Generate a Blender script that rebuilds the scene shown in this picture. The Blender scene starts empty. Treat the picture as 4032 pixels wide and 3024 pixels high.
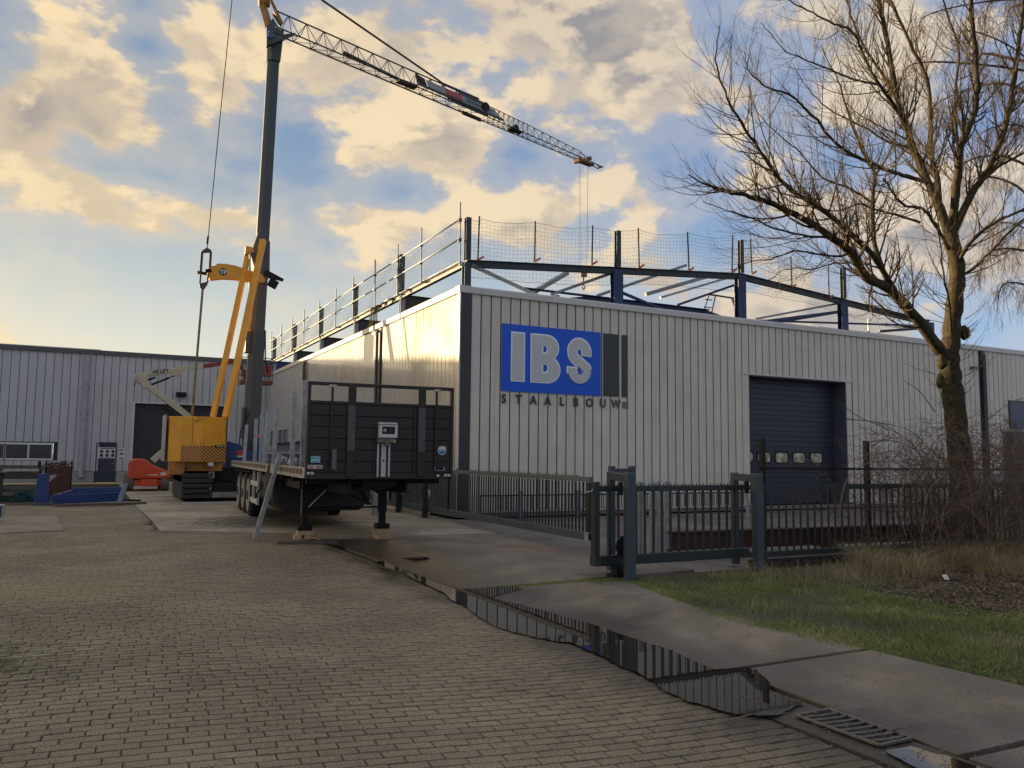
import bpy, bmesh, math, random
import numpy as np
from mathutils import Matrix, Vector
random.seed(7); RNG = np.random.default_rng(7)
D = bpy.data; SC = bpy.context.scene; COL = SC.collection
rad = math.radians

# ------------------------------------------------------------------ camera
F, PT, RL, YW, EYE = 3155.25, .0904056, .0111505, .473171, 1.63
fw = Vector((math.sin(YW)*math.cos(PT), math.cos(YW)*math.cos(PT), math.sin(PT)))
r0 = Vector((math.cos(YW), -math.sin(YW), 0)); u0 = r0.cross(fw)
RT = r0*math.cos(RL)+u0*math.sin(RL); UP = -r0*math.sin(RL)+u0*math.cos(RL)
cam = D.cameras.new('camera'); camo = D.objects.new('camera', cam); COL.objects.link(camo)
cam.sensor_width = 36; cam.lens = F/4032*36; cam.clip_start = .05; cam.clip_end = 3000
M = Matrix((( RT.x, UP.x, -fw.x, 0), (RT.y, UP.y, -fw.y, 0), (RT.z, UP.z, -fw.z, EYE), (0, 0, 0, 1)))
camo.matrix_world = M; SC.camera = camo
def on(px, py, ax, v):                     # point of the view ray through a survey mark where world axis ax has value v
    d = fw + RT*((px-2016)/F) - UP*((py-1512)/F); o = Vector((0, 0, EYE))
    return o + d*((v-o[ax])/d[ax])
def project(p):
    d = Vector(p)-Vector((0, 0, EYE)); k = d.dot(fw)
    return (2016+F*d.dot(RT)/k, 1512-F*d.dot(UP)/k, k)

# ------------------------------------------------------------------ light
SUN_A, SUN_EL = 48.0, 4.2                  # sun stands 48 deg north of west (world -X towards +Y)
sd = Vector((-math.cos(rad(SUN_A))*math.cos(rad(SUN_EL)), math.sin(rad(SUN_A))*math.cos(rad(SUN_EL)), math.sin(rad(SUN_EL))))
SKY_STRENGTH, SUN_STRENGTH, EXPOSURE = .15, 5.0, 1.16
sun = D.lights.new('sun', 'SUN'); suno = D.objects.new('sun', sun); COL.objects.link(suno)
sun.energy = SUN_STRENGTH; sun.angle = rad(.6); sun.color = (1, .76, .44)
suno.rotation_euler = sd.to_track_quat('Z', 'Y').to_euler(); suno.location = (-20, 20, 30)
SC.view_settings.view_transform = 'Standard'; SC.view_settings.look = 'None'
SC.view_settings.gamma = 1; SC.view_settings.use_curve_mapping = False
SC.view_settings.exposure = EXPOSURE
world = D.worlds.new('World'); SC.world = world; world.use_nodes = True

def build_world():
    nt = world.node_tree; N = nt.nodes; L = nt.links; N.clear()
    def nd(t, **k):
        n = N.new(t)
        for a, b in k.items(): setattr(n, a, b)
        return n
    def val(s, v): s.default_value = v
    def math_(op, a, b=None, c=None, clamp=False):
        n = nd('ShaderNodeMath', operation=op, use_clamp=clamp)
        for i, x in enumerate((a, b, c)):
            if x is None: continue
            if isinstance(x, (int, float)): n.inputs[i].default_value = x
            else: L.new(x, n.inputs[i])
        return n.outputs[0]
    def mix(f, a, b, blend='MIX'):
        n = nd('ShaderNodeMix', data_type='RGBA', blend_type=blend)
        for i, x in ((0, f), (6, a), (7, b)):
            if isinstance(x, (int, float)): n.inputs[i].default_value = x
            elif isinstance(x, tuple): n.inputs[i].default_value = (*x, 1)
            else: L.new(x, n.inputs[i])
        return n.outputs[2]
    def mr(x, a, b, c=0, d=1, interp='SMOOTHSTEP'):
        n = nd('ShaderNodeMapRange', interpolation_type=interp)
        L.new(x, n.inputs[0])
        for i, v in enumerate((a, b, c, d)): n.inputs[i+1].default_value = v
        return n.outputs[0]
    out = nd('ShaderNodeOutputWorld'); bg = nd('ShaderNodeBackground')
    bg.inputs[1].default_value = 1.0
    L.new(bg.outputs[0], out.inputs[0])
    sky = nd('ShaderNodeTexSky', sky_type='NISHITA'); sky.sun_disc = False
    sky.sun_elevation = rad(SUN_EL); sky.sun_rotation = math.atan2(sd.x, sd.y)
    sky.altitude = 0; sky.air_density = 1.0; sky.dust_density = .6; sky.ozone_density = 2.2
    tc = nd('ShaderNodeTexCoord'); sep = nd('ShaderNodeSeparateXYZ'); L.new(tc.outputs['Generated'], sep.inputs[0])
    x, y, z = sep.outputs
    az = math_('ARCTAN2', x, y); el = math_('ARCSINE', z)
    ae = nd('ShaderNodeCombineXYZ'); L.new(az, ae.inputs[0]); L.new(el, ae.inputs[1])
    # clouds live on a high flat layer; the noise is read where the view ray meets it
    zz = math_('ADD', math_('MAXIMUM', z, 0.0), .16)
    pc = nd('ShaderNodeCombineXYZ'); L.new(math_('DIVIDE', x, zz), pc.inputs[0]); L.new(math_('DIVIDE', y, zz), pc.inputs[1])
    def fbm(vec, scale, detail, rough, dist, off):
        m = nd('ShaderNodeMapping'); m.inputs['Location'].default_value = off; L.new(vec, m.inputs[0])
        n = nd('ShaderNodeTexNoise'); n.inputs['Scale'].default_value = scale; n.inputs['Detail'].default_value = detail
        n.inputs['Roughness'].default_value = rough; n.inputs['Distortion'].default_value = dist
        L.new(m.outputs[0], n.inputs['Vector']); return n.outputs['Fac']
    sh = Vector((sd.x, sd.y, 0)).normalized()*.10
    # cumulus puffs: solid noise around the view direction, flattened a little towards the horizon
    pv = nd('ShaderNodeCombineXYZ'); L.new(x, pv.inputs[0]); L.new(y, pv.inputs[1]); L.new(math_('MULTIPLY', z, 1.7), pv.inputs[2])
    OF = (3.1, 1.7, .4); so = sd*.035
    n1 = fbm(pv.outputs[0], 7.4, 9, .56, .12, OF)
    n1s = fbm(pv.outputs[0], 7.4, 6, .52, .12, (OF[0]+so.x, OF[1]+so.y, OF[2]+.028))
    n2 = fbm(pv.outputs[0], 2.0, 3, .5, .2, (7.3, 4.4, 2))
    # (survey mark x, y, half-widths, turn, weight): where clouds and gaps stand in this sky
    B = [(235,190,150,95,0,.5),(150,30,330,60,5,.45),(420,290,150,90,20,.3),(250,500,430,120,14,.5),(120,720,380,150,12,.55),
         (560,800,520,130,17,.6),(900,905,260,70,5,.5),(850,170,190,110,30,.4),(900,360,230,80,35,.45),(1290,330,240,170,20,.4),
         (1330,540,220,120,30,.45),(1640,600,360,150,10,.5),(1560,420,320,150,30,.4),(1750,880,420,90,3,.5),(1330,880,260,60,-5,.45),
         (2330,330,380,260,15,.4),(2620,120,330,150,0,.25),(2230,760,330,100,-4,.35),(1800,130,300,200,10,.3),(3500,900,500,170,-8,.45),
         (3900,650,250,150,0,.3),(3150,330,300,110,-10,.25),(1300,1045,160,35,3,.3),(880,1330,160,25,2,.18),
         (900,1230,1400,230,0,-.75),(1960,330,160,200,-20,-.3),(1000,560,160,160,20,-.25),(2150,620,300,60,5,-.2),(1950,1020,260,60,8,-.3),(580,190,200,110,60,-.4),(700,480,180,60,30,-.4),(1220,640,110,220,10,-.45),
         (2000,620,190,110,-30,-.5),(2900,420,220,420,-15,-.4),(2750,1000,500,110,5,-.3),(3250,620,260,120,0,-.25),(2050,180,130,220,-20,.15),
         (1130,100,90,120,0,-.3),(1450,120,260,160,0,.35),(2250,150,420,200,0,.35),(2450,560,300,160,0,.2),(3100,1150,400,90,10,-.35),(3700,300,260,260,0,-.2)]
    tot = None
    def azel(px, py):
        d = (fw+RT*((px-2016)/F)-UP*((py-1512)/F)).normalized(); return math.atan2(d.x, d.y), math.asin(d.z)
    for px, py, rx, ry, rot, w in B:
        a, e = azel(px, py); a2, e2 = azel(px+10, py); s = math.hypot(a2-a, e2-e)/10
        m = nd('ShaderNodeMapping', vector_type='TEXTURE')
        m.inputs['Location'].default_value = (a, e, 0); m.inputs['Rotation'].default_value = (0, 0, rad(-rot))
        m.inputs['Scale'].default_value = (rx*s*1.25, ry*s*1.25*math.cos(e), 1); L.new(ae.outputs[0], m.inputs[0])
        ln = nd('ShaderNodeVectorMath', operation='LENGTH'); L.new(m.outputs[0], ln.inputs[0])
        g = mr(ln.outputs['Value'], 0, 1.25, w, 0)
        tot = g if tot is None else math_('ADD', tot, g)
    tot = math_('MINIMUM', math_('MAXIMUM', tot, -.6), .45)
    low = mr(z, .0, .13, -.22, 0)
    def dens(n): return math_('ADD', math_('ADD', math_('ADD', math_('MULTIPLY', math_('SUBTRACT', n, .5), 2.5), math_('MULTIPLY', math_('SUBTRACT', n2, .5), .5)), math_('MULTIPLY', tot, .58)), low)
    d1 = dens(n1); d2 = dens(n1s)
    cov = mr(d1, .0, .21)
    veil = mr(d1, -.50, .05, 0, .55)
    thick = mr(d1, .12, .80)
    lit = math_('ADD', mr(math_('SUBTRACT', d2, d1), -.16, .12, 1, 0), 0.0)
    dt = nd('ShaderNodeVectorMath', operation='DOT_PRODUCT'); L.new(tc.outputs['Generated'], dt.inputs[0]); dt.inputs[1].default_value = sd
    toward = mr(dt.outputs['Value'], -.35, .95)
    warm = mix(toward, (.34, .295, .245), (.44, .345, .212))
    grey = mix(toward, (.130, .136, .155), (.170, .155, .150))
    shade = math_('MULTIPLY', math_('SUBTRACT', 1.0, lit, clamp=True), math_('ADD', math_('MULTIPLY', thick, .55), .35), clamp=True)
    shade = math_('ADD', shade, mr(n2, .44, .70, 0, .28), clamp=True)
    cc = mix(shade, warm, grey)
    # clear sky: Nishita, tamed towards the horizon glow by thin haze
    sk = nd('ShaderNodeVectorMath', operation='SCALE'); L.new(sky.outputs[0], sk.inputs[0]); sk.inputs['Scale'].default_value = SKY_STRENGTH
    hz = mr(z, -.02, .40, 1, 0)
    hazec = mix(toward, (.19, .285, .39), (.45, .425, .32))
    clear = mix(math_('MULTIPLY', hz, mr(toward, .2, .9, .72, .95)), mix(.88, sk.outputs[0], mix(toward, (.088, .152, .285), (.105, .146, .205))), hazec)
    c1 = mix(veil, clear, mix(.5, clear, warm))
    c2 = mix(cov, c1, cc)
    glow = math_('POWER', math_('MAXIMUM', dt.outputs['Value'], 0.0), 26.0)
    c2 = mix(glow, c2, mix(1.0, c2, (2.0, 1.35, .55), 'ADD'))
    L.new(c2, bg.inputs[0])
build_world()

# ------------------------------------------------------------------ helpers
class MB:
    """collects boxes, bars, tubes and prisms, and links them as ONE mesh object"""
    def __init__(s, T=None): s.v = []; s.f = []; s.T = T; s.smooth = False
    def add(s, vs, fs):
        n = len(s.v)
        for p in vs:
            p = Vector(p); s.v.append(tuple(s.T @ p) if s.T is not None else tuple(p))
        s.f += [tuple(i+n for i in f) for f in fs]; return s
    def box(s, x0, x1, y0, y1, z0, z1):
        return s.add([(x0,y0,z0),(x1,y0,z0),(x1,y1,z0),(x0,y1,z0),(x0,y0,z1),(x1,y0,z1),(x1,y1,z1),(x0,y1,z1)],
                     [(0,3,2,1),(4,5,6,7),(0,1,5,4),(1,2,6,5),(2,3,7,6),(3,0,4,7)])
    def bar(s, p, q, w, h=None, up=(0,0,1), w2=None, h2=None):
        p = Vector(p); q = Vector(q); d = (q-p).normalized(); h = w if h is None else h
        w2 = w if w2 is None else w2; h2 = h if h2 is None else h2
        upv = Vector(up)
        if abs(d.dot(upv)) > .98: upv = Vector((0,1,0))
        a = d.cross(upv).normalized(); b = a.cross(d)
        vs = []
        for c, ww, hh in ((p, w, h), (q, w2, h2)):
            for sa, sb in ((-1,-1),(1,-1),(1,1),(-1,1)): vs.append(c+a*(sa*ww/2)+b*(sb*hh/2))
        return s.add(vs, [(0,3,2,1),(4,5,6,7),(0,1,5,4),(1,2,6,5),(2,3,7,6),(3,0,4,7)])
    def ibeam(s, p, q, w, h, t=.02, up=(0,0,1)):
        p = Vector(p); q = Vector(q); d = (q-p).normalized(); upv = Vector(up)
        if abs(d.dot(upv)) > .98: upv = Vector((0,1,0))
        a = d.cross(upv).normalized(); b = a.cross(d)
        s.bar(p+b*(h/2-t/2), q+b*(h/2-t/2), w, t, up); s.bar(p-b*(h/2-t/2), q-b*(h/2-t/2), w, t, up)
        s.bar(p, q, t, h-2*t, up); return s
    def tube(s, pts, rs, n=8, cap=True):
        pts = [Vector(p) for p in pts]
        if isinstance(rs, (int, float)): rs = [rs]*len(pts)
        vs = []; fs = []; a = None
        for i, p in enumerate(pts):
            t = (pts[min(i+1, len(pts)-1)]-pts[max(i-1, 0)])
            if t.length < 1e-9: t = Vector((0,0,1))
            t.normalize()
            if a is None: a = t.cross(Vector((0,0,1)) if abs(t.z) < .9 else Vector((1,0,0))).normalized()
            else: a = (a-t*a.dot(t)).normalized()
            b = t.cross(a)
            for k in range(n):
                w = 2*math.pi*k/n; vs.append(p+a*(math.cos(w)*rs[i])+b*(math.sin(w)*rs[i]))
        for i in range(len(pts)-1):
            for k in range(n):
                k2 = (k+1) % n; fs.append((i*n+k, i*n+k2, (i+1)*n+k2, (i+1)*n+k))
        if cap: fs.append(tuple(range(n-1, -1, -1))); fs.append(tuple((len(pts)-1)*n+k for k in range(n)))
        return s.add(vs, fs)
    def prism(s, poly, d):
        """poly: 3-D points of one face; d: extrusion vector"""
        n = len(poly); d = Vector(d); P = [Vector(p) for p in poly]
        return s.add(P+[p+d for p in P], [tuple(range(n)), tuple(range(2*n-1, n-1, -1))]+[(i, n+i, n+(i+1) % n, (i+1) % n) for i in range(n)])
    def build(s, name, m, parent=None, bevel=0, smooth=None, **tags):
        me = D.meshes.new(name); me.from_pydata(s.v, [], s.f); me.update()
        bm = bmesh.new(); bm.from_mesh(me); bmesh.ops.recalc_face_normals(bm, faces=bm.faces); bm.to_mesh(me); bm.free()
        return link(name, me, m, parent, bevel=bevel, smooth=s.smooth if smooth is None else smooth, **tags)
def link(name, me, m, parent=None, loc=(0,0,0), rot=None, bevel=0, smooth=False, **tags):
    o = D.objects.new(name, me); COL.objects.link(o)
    if me is not None and m is not None and not me.materials: me.materials.append(m)
    o.location = loc
    if rot: o.rotation_euler = rot
    if parent is not None:
        o.parent = parent; o.matrix_parent_inverse = parent.matrix_basis.inverted()
    if bevel:
        b = o.modifiers.new('bevel', 'BEVEL'); b.width = bevel; b.segments = 2; b.limit_method = 'ANGLE'
    if smooth:
        for p in me.polygons: p.use_smooth = True
    for k, v in tags.items(): o[{'cat': 'category'}.get(k, k)] = v
    return o
def thing(name, loc, label, cat, group=None):
    o = D.objects.new(name, None); COL.objects.link(o); o.location = loc
    o['label'] = label; o['category'] = cat; o.empty_display_size = .2
    if group: o['group'] = group
    return o

MATS = {}
def mat(name, col, rough=.6, metal=0., var=.12, vscale=3., bump=0., bscale=40., spec=.5, dirt=None, coat=0., grime=0.):
    """plain coated surface with tone variation, optional dirt patches (noise in world space), fine bump"""
    if name in MATS: return MATS[name]
    m = D.materials.new(name); m.use_nodes = True; nt = m.node_tree; N = nt.nodes; L = nt.links
    b = N['Principled BSDF']; b.inputs['Roughness'].default_value = rough; b.inputs['Metallic'].default_value = metal
    b.inputs['Specular IOR Level'].default_value = spec
    if coat: b.inputs['Coat Weight'].default_value = coat; b.inputs['Coat Roughness'].default_value = .08
    g = N.new('ShaderNodeNewGeometry')
    n = N.new('ShaderNodeTexNoise'); n.inputs['Scale'].default_value = vscale; n.inputs['Detail'].default_value = 6
    n.inputs['Roughness'].default_value = .6
    L.new(g.outputs['Position'], n.inputs['Vector'])
    r = N.new('ShaderNodeValToRGB'); L.new(n.outputs['Fac'], r.inputs[0])
    lo = tuple(max(0, c*(1-var*1.4)) for c in col); hi = tuple(min(1, c*(1+var)) for c in col)
    r.color_ramp.elements[0].position = .3; r.color_ramp.elements[0].color = (*lo, 1)
    r.color_ramp.elements[1].position = .7; r.color_ramp.elements[1].color = (*hi, 1)
    c = r.outputs[0]
    if dirt:
        n2 = N.new('ShaderNodeTexNoise'); n2.inputs['Scale'].default_value = dirt[2]; n2.inputs['Detail'].default_value = 8; n2.inputs['Roughness'].default_value = .7
        L.new(g.outputs['Position'], n2.inputs['Vector'])
        mr = N.new('ShaderNodeMapRange'); mr.inputs[1].default_value = dirt[1]; mr.inputs[2].default_value = dirt[1]+.15; mr.inputs[4].default_value = dirt[3] if len(dirt) > 3 else .8
        L.new(n2.outputs['Fac'], mr.inputs[0])
        mx = N.new('ShaderNodeMix'); mx.data_type = 'RGBA'; L.new(mr.outputs[0], mx.inputs[0]); L.new(c, mx.inputs[6]); mx.inputs[7].default_value = (*dirt[0], 1)
        c = mx.outputs[2]
    if grime:      # splash at the foot and faint run-down streaks
        sp = N.new('ShaderNodeSeparateXYZ'); L.new(g.outputs['Position'], sp.inputs[0])
        h = N.new('ShaderNodeMapRange'); h.inputs[1].default_value = .1; h.inputs[2].default_value = 1.1; h.inputs[3].default_value = grime; h.inputs[4].default_value = 0; L.new(sp.outputs[2], h.inputs[0])
        mp = N.new('ShaderNodeMapping'); mp.inputs['Scale'].default_value = (5, 5, .22); L.new(g.outputs['Position'], mp.inputs[0])
        n3 = N.new('ShaderNodeTexNoise'); n3.inputs['Scale'].default_value = 1.6; n3.inputs['Detail'].default_value = 6; L.new(mp.outputs[0], n3.inputs['Vector'])
        s3 = N.new('ShaderNodeMapRange'); s3.inputs[1].default_value = .52; s3.inputs[2].default_value = .78; s3.inputs[4].default_value = grime*.8; L.new(n3.outputs['Fac'], s3.inputs[0])
        h2 = N.new('ShaderNodeMath'); h2.operation = 'MULTIPLY_ADD'; L.new(h.outputs[0], h2.inputs[0]); L.new(n3.outputs['Fac'], h2.inputs[1]); L.new(s3.outputs[0], h2.inputs[2])
        mx = N.new('ShaderNodeMix'); mx.data_type = 'RGBA'; L.new(h2.outputs[0], mx.inputs[0]); L.new(c, mx.inputs[6]); mx.inputs[7].default_value = (.25, .215, .17, 1); c = mx.outputs[2]
    L.new(c, b.inputs['Base Color'])
    rr = N.new('ShaderNodeMapRange'); rr.inputs[3].default_value = max(.02, rough-.08); rr.inputs[4].default_value = min(1, rough+.12)
    L.new(n.outputs['Fac'], rr.inputs[0]); L.new(rr.outputs[0], b.inputs['Roughness'])
    if bump:
        nb = N.new('ShaderNodeTexNoise'); nb.inputs['Scale'].default_value = bscale; nb.inputs['Detail'].default_value = 5
        L.new(g.outputs['Position'], nb.inputs['Vector'])
        bp = N.new('ShaderNodeBump'); bp.inputs['Strength'].default_value = bump; bp.inputs['Distance'].default_value = .01
        L.new(nb.outputs['Fac'], bp.inputs['Height']); L.new(bp.outputs[0], b.inputs['Normal'])
    MATS[name] = m; return m
CLAD = mat('facade_cladding', (.69, .62, .515), .38, .0, .07, 1.2, .06, 3., dirt=((.46, .41, .35), .54, 1.6, .25), grime=.30)
CLADW = mat('west_cladding', (.52, .485, .44), .22, .30, .04, 1.0, .03, 1.3, coat=.7)
CLADB = mat('back_cladding', (.50, .50, .49), .42, .0, .06, 1.1, .05, 3., dirt=((.38, .39, .39), .6, .7, .4), grime=.45)
TRIM = mat('trim_metal', (.60, .57, .52), .35, .1, .05)
DARK = mat('dark_joint', (.035, .033, .032), .7, 0, .1)
ANTH = mat('anthracite_metal', (.05, .055, .065), .42, 0, .1)
BLUE = mat('blue_steel', (.018, .045, .16), .42, 0, .15, 2, dirt=((.05, .06, .09), .62, 5, .6))
NAVY = mat('navy_door', (.030, .036, .058), .45, 0, .1)
GALV = mat('galvanised_steel', (.36, .37, .37), .55, .35, .22, 9)
YEL = mat('crane_yellow', (.80, .35, .022), .45, 0, .10, 2, dirt=((.34, .17, .05), .60, 6, .55), bump=.12, bscale=6)
MAST = mat('mast_grey', (.070, .080, .085), .5, .1, .12, 2, dirt=((.2, .2, .19), .64, 4, .5))
BLK = mat('black_steel', (.016, .015, .015), .6, 0, .2, 5, spec=.25)
BROWN = mat('trailer_brown', (.022, .014, .009), .5, 0, .15, 3, dirt=((.07, .055, .04), .6, 6, .4))
RUBBER = mat('rubber', (.018, .018, .018), .85, 0, .2, 6, .3, 60)
ORANGE = mat('lift_orange', (.60, .075, .02), .42, 0, .1, 3, dirt=((.2, .05, .03), .62, 5, .5))
CREAM = mat('lift_cream', (.50, .47, .33), .45, 0, .08, 3, dirt=((.25, .23, .17), .62, 4, .5))
WHITE = mat('white_paint', (.62, .61, .58), .5, 0, .08, 4)
GATE = mat('gate_green_grey', (.016, .024, .025), .42, 0, .12, 6)
GATEB = mat('gate_blue_grey', (.042, .056, .074), .42, 0, .12, 6)
WOOD = mat('raw_timber', (.52, .36, .20), .7, 0, .2, 18, .2, 60)
WOODO = mat('weathered_timber', (.12, .095, .07), .8, 0, .3, 14, .3, 50)
RUST = mat('rusty_steel', (.10, .045, .028), .8, 0, .35, 9, .2, 50)
PRIMER = mat('red_primer', (.075, .028, .022), .55, 0, .2, 3)
BARKM = mat("bark", (.062, .048, .028), .95, 0, .5, 11, 1.0, 26, spec=.2, dirt=((.065, .075, .022), .54, 5, .85))
TWIG = mat('twigs', (.085, .062, .045), .85, 0, .3, 6)

def curve_mesh(splines, extrude=.004, offset=0.):
    cu = D.curves.new('outline', 'CURVE'); cu.dimensions = '2D'; cu.fill_mode = 'BOTH'; cu.extrude = extrude; cu.offset = offset
    for pts in splines:
        sp = cu.splines.new('POLY'); sp.points.add(len(pts)-1); sp.use_cyclic_u = True
        for i, p in enumerate(pts): sp.points[i].co = (p[0], p[1], 0, 1)
    o = D.objects.new('tmp', cu); COL.objects.link(o); bpy.context.view_layer.update()
    me = D.meshes.new_from_object(o.evaluated_get(bpy.context.evaluated_depsgraph_get())); D.objects.remove(o); D.curves.remove(cu)
    me.materials.clear(); return me
def text_mesh(s, size, extrude=.003, offset=0., align='CENTER'):
    cu = D.curves.new('letters', 'FONT'); cu.body = s; cu.size = size; cu.extrude = extrude; cu.offset = offset; cu.align_x = align; cu.align_y = 'CENTER'
    o = D.objects.new('tmp', cu); COL.objects.link(o); bpy.context.view_layer.update()
    me = D.meshes.new_from_object(o.evaluated_get(bpy.context.evaluated_depsgraph_get())); D.objects.remove(o); D.curves.remove(cu)
    me.materials.clear(); return me
FRONT = (rad(90), 0, 0)       # drawing plane facing -Y
# ------------------------------------------------------------------ ground
# the paving falls towards the gutter line
FALL = .14
def sst(t): t = max(0., min(1., t)); return t*t*(3-2*t)
def fall(x, y): return FALL*(1-sst((abs(x-4.0)-.60)/(3.6 if x < 4 else 1.5)))*(1-sst((y-10.2)/3.4))
FK = 1.09
def fallp(x, y): return fall(x/FK, y/FK)
def ground_mat(name, base, speck, wetx=None, moss=None, sides=0, rough=.85, bump=.5, bscale=60, isl=0., vs=.6, big=.25):
    m = D.materials.new(name); m.use_nodes = True; nt = m.node_tree; N = nt.nodes; L = nt.links; b = N['Principled BSDF']
    g = N.new('ShaderNodeNewGeometry'); P = g.outputs['Position']
    def noise(sc, de=6, ro=.6):
        n = N.new('ShaderNodeTexNoise'); n.inputs['Scale'].default_value = sc; n.inputs['Detail'].default_value = de; n.inputs['Roughness'].default_value = ro
        L.new(P, n.inputs['Vector']); return n.outputs['Fac']
    def ma(op, a, b2):
        n = N.new('ShaderNodeMath'); n.operation = op
        for i, x in enumerate((a, b2)):
            if isinstance(x, (int, float)): n.inputs[i].default_value = x
            else: L.new(x, n.inputs[i])
        return n.outputs[0]
    def mrg(x, a, b2, c=0, d=1):
        n = N.new('ShaderNodeMapRange'); n.interpolation_type = 'SMOOTHSTEP'; L.new(x, n.inputs[0])
        for i, v in enumerate((a, b2, c, d)): n.inputs[i+1].default_value = v
        return n.outputs[0]
    def mix(f, a, b2, bl='MIX'):
        n = N.new('ShaderNodeMix'); n.data_type = 'RGBA'; n.blend_type = bl
        for i, x in ((0, f), (6, a), (7, b2)):
            if isinstance(x, (int, float)): n.inputs[i].default_value = x
            elif isinstance(x, tuple): n.inputs[i].default_value = (*x, 1)
            else: L.new(x, n.inputs[i])
        return n.outputs[2]
    c = mix(mrg(noise(vs, 7), .35, .68), tuple(k*(1-big) for k in base), tuple(k*(1+big*.5) for k in base))
    sp = N.new('ShaderNodeTexVoronoi'); sp.inputs['Scale'].default_value = 110; L.new(P, sp.inputs['Vector'])
    sm = N.new('ShaderNodeMath'); sm.operation = 'MULTIPLY'; L.new(mrg(sp.outputs['Distance'], .05, .42, 1, 0), sm.inputs[0]); L.new(mrg(noise(46, 3, .8), .40, .62, 0, .9), sm.inputs[1])
    c = mix(sm.outputs[0], c, speck)
    c = mix(mrg(noise(11, 6, .7), .56, .72, 0, .45), c, tuple(k*.55 for k in base))
    c = mix(mrg(noise(28, 4, .7), .60, .72, 0, .35), c, tuple(min(1, k*1.7) for k in base))
    c = mix(mrg(noise(75, 3, .8), .48, .62, 0, .8), c, tuple(k*.34 for k in base))
    if isl:
        oi = N.new('ShaderNodeObjectInfo'); rnd = ma('FRACT', ma('ADD', g.outputs['Random Per Island'], oi.outputs['Random']), 0)
        rc = N.new('ShaderNodeValToRGB'); L.new(rnd, rc.inputs[0]); rc.color_ramp.elements[0].color = (1-isl, 1-isl, 1-isl*.9, 1); rc.color_ramp.elements[1].color = (1+isl*.6, 1+isl*.45, 1+isl*.2, 1)
        c = mix(1.0, c, rc.outputs[0], 'MULTIPLY')
    sx = N.new('ShaderNodeSeparateXYZ'); L.new(P, sx.inputs[0])
    if sides:      # flanks of each block are coloured dark, down into the joints
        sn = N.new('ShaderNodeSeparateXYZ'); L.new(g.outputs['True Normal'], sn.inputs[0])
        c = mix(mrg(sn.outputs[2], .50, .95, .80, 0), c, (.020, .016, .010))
    if moss:        # (x, y, radius, colour)
        for mx, my, mrad, mc, mw in moss:
            d = N.new('ShaderNodeVectorMath'); d.operation = 'DISTANCE'; L.new(P, d.inputs[0]); d.inputs[1].default_value = (mx, my, 0)
            k = ma('ADD', mrg(d.outputs['Value'], 0, mrad, .5, -.5), ma('MULTIPLY', ma('SUBTRACT', noise(5, 8, .7), .5), 2.2))
            c = mix(mrg(k, -.05, .35, 0, mw), c, mc)
    ro = rough
    if wetx:        # wet band along the gutter: x centre, reach, strength
        k = ma('ABSOLUTE', ma('SUBTRACT', sx.outputs[0], wetx[0]), 0)
        k2 = ma('ADD', mrg(k, 0, wetx[1], 1, 0), ma('MULTIPLY', ma('SUBTRACT', noise(1.3, 7, .6), .5), 1.6))
        w = mrg(k2, .30, .95, 0, wetx[2])
        c = mix(w, c, mix(1.0, c, (.42, .40, .37), 'MULTIPLY'))
        L.new(mrg(w, 0, 1, rough, .30), b.inputs['Roughness'])
    else: b.inputs['Roughness'].default_value = rough
    L.new(c, b.inputs['Base Color'])
    bp = N.new('ShaderNodeBump'); bp.inputs['Strength'].default_value = bump; bp.inputs['Distance'].default_value = .010
    L.new(ma('ADD', noise(bscale, 5, .7), ma('MULTIPLY', sp.outputs['Distance'], .6)), bp.inputs['Height']); L.new(bp.outputs[0], b.inputs['Normal'])
    return m
PAVER = ground_mat('paver_concrete', (.335, .270, .180), (.90, .80, .62), wetx=(4.25, 1.3, .9), isl=.10, sides=1, rough=.85, bump=.9, bscale=95,
                   moss=[(-1.15, 7.6, 1.6, (.060, .075, .018), .9), (-1.2, 5.2, .8, (.05, .045, .035), .8), (-.3, 11, 2.2, (.28, .235, .08), .4), (.3, 5.0, .9, (.26, .215, .09), .3)])
JOINT = ground_mat('joint_sand', (.045, .036, .026), (.10, .08, .05), rough=.95, moss=[(-1.0, 7.6, 2.4, (.04, .06, .012), 1.)])
SLAB = ground_mat('slab_concrete', (.25, .21, .165), (.42, .36, .28), wetx=(4.3, 2.3, 1.0), rough=.70, bump=.35, bscale=120, vs=.9, big=.38,
                  moss=[(6.3, 9.3, 1.1, (.06, .07, .02), .7), (7.6, 19, 1.8, (.05, .055, .02), .7), (4.7, 12.6, 1.6, (.26, .15, .08), .45), (6.8, 12.6, 1.3, (.30, .17, .09), .5)])
YARD = ground_mat('yard_concrete', (.21, .178, .15), (.34, .3, .25), rough=.6, bump=.3, vs=.7, big=.4, moss=[(14, 19.4, 2.2, (.16, .06, .02), .7)])
SLABF = ground_mat('far_slab_concrete', (.42, .35, .26), (.55, .48, .36), rough=.75, bump=.3, vs=.5, big=.42, moss=[(3.6, 20, 4.0, (.035, .03, .027), .8)])  # the moss entry here is a near-black patch around the trailer
SOIL = ground_mat('soil', (.085, .068, .045), (.14, .11, .07), rough=.95, moss=[(9, 6.5, 4, (.05, .075, .015), .9), (13.5, 6.5, 2.5, (.07, .035, .025), .9)])
EARTH = ground_mat('open_ground', (.10, .09, .07), (.16, .14, .1), rough=.9)

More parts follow.
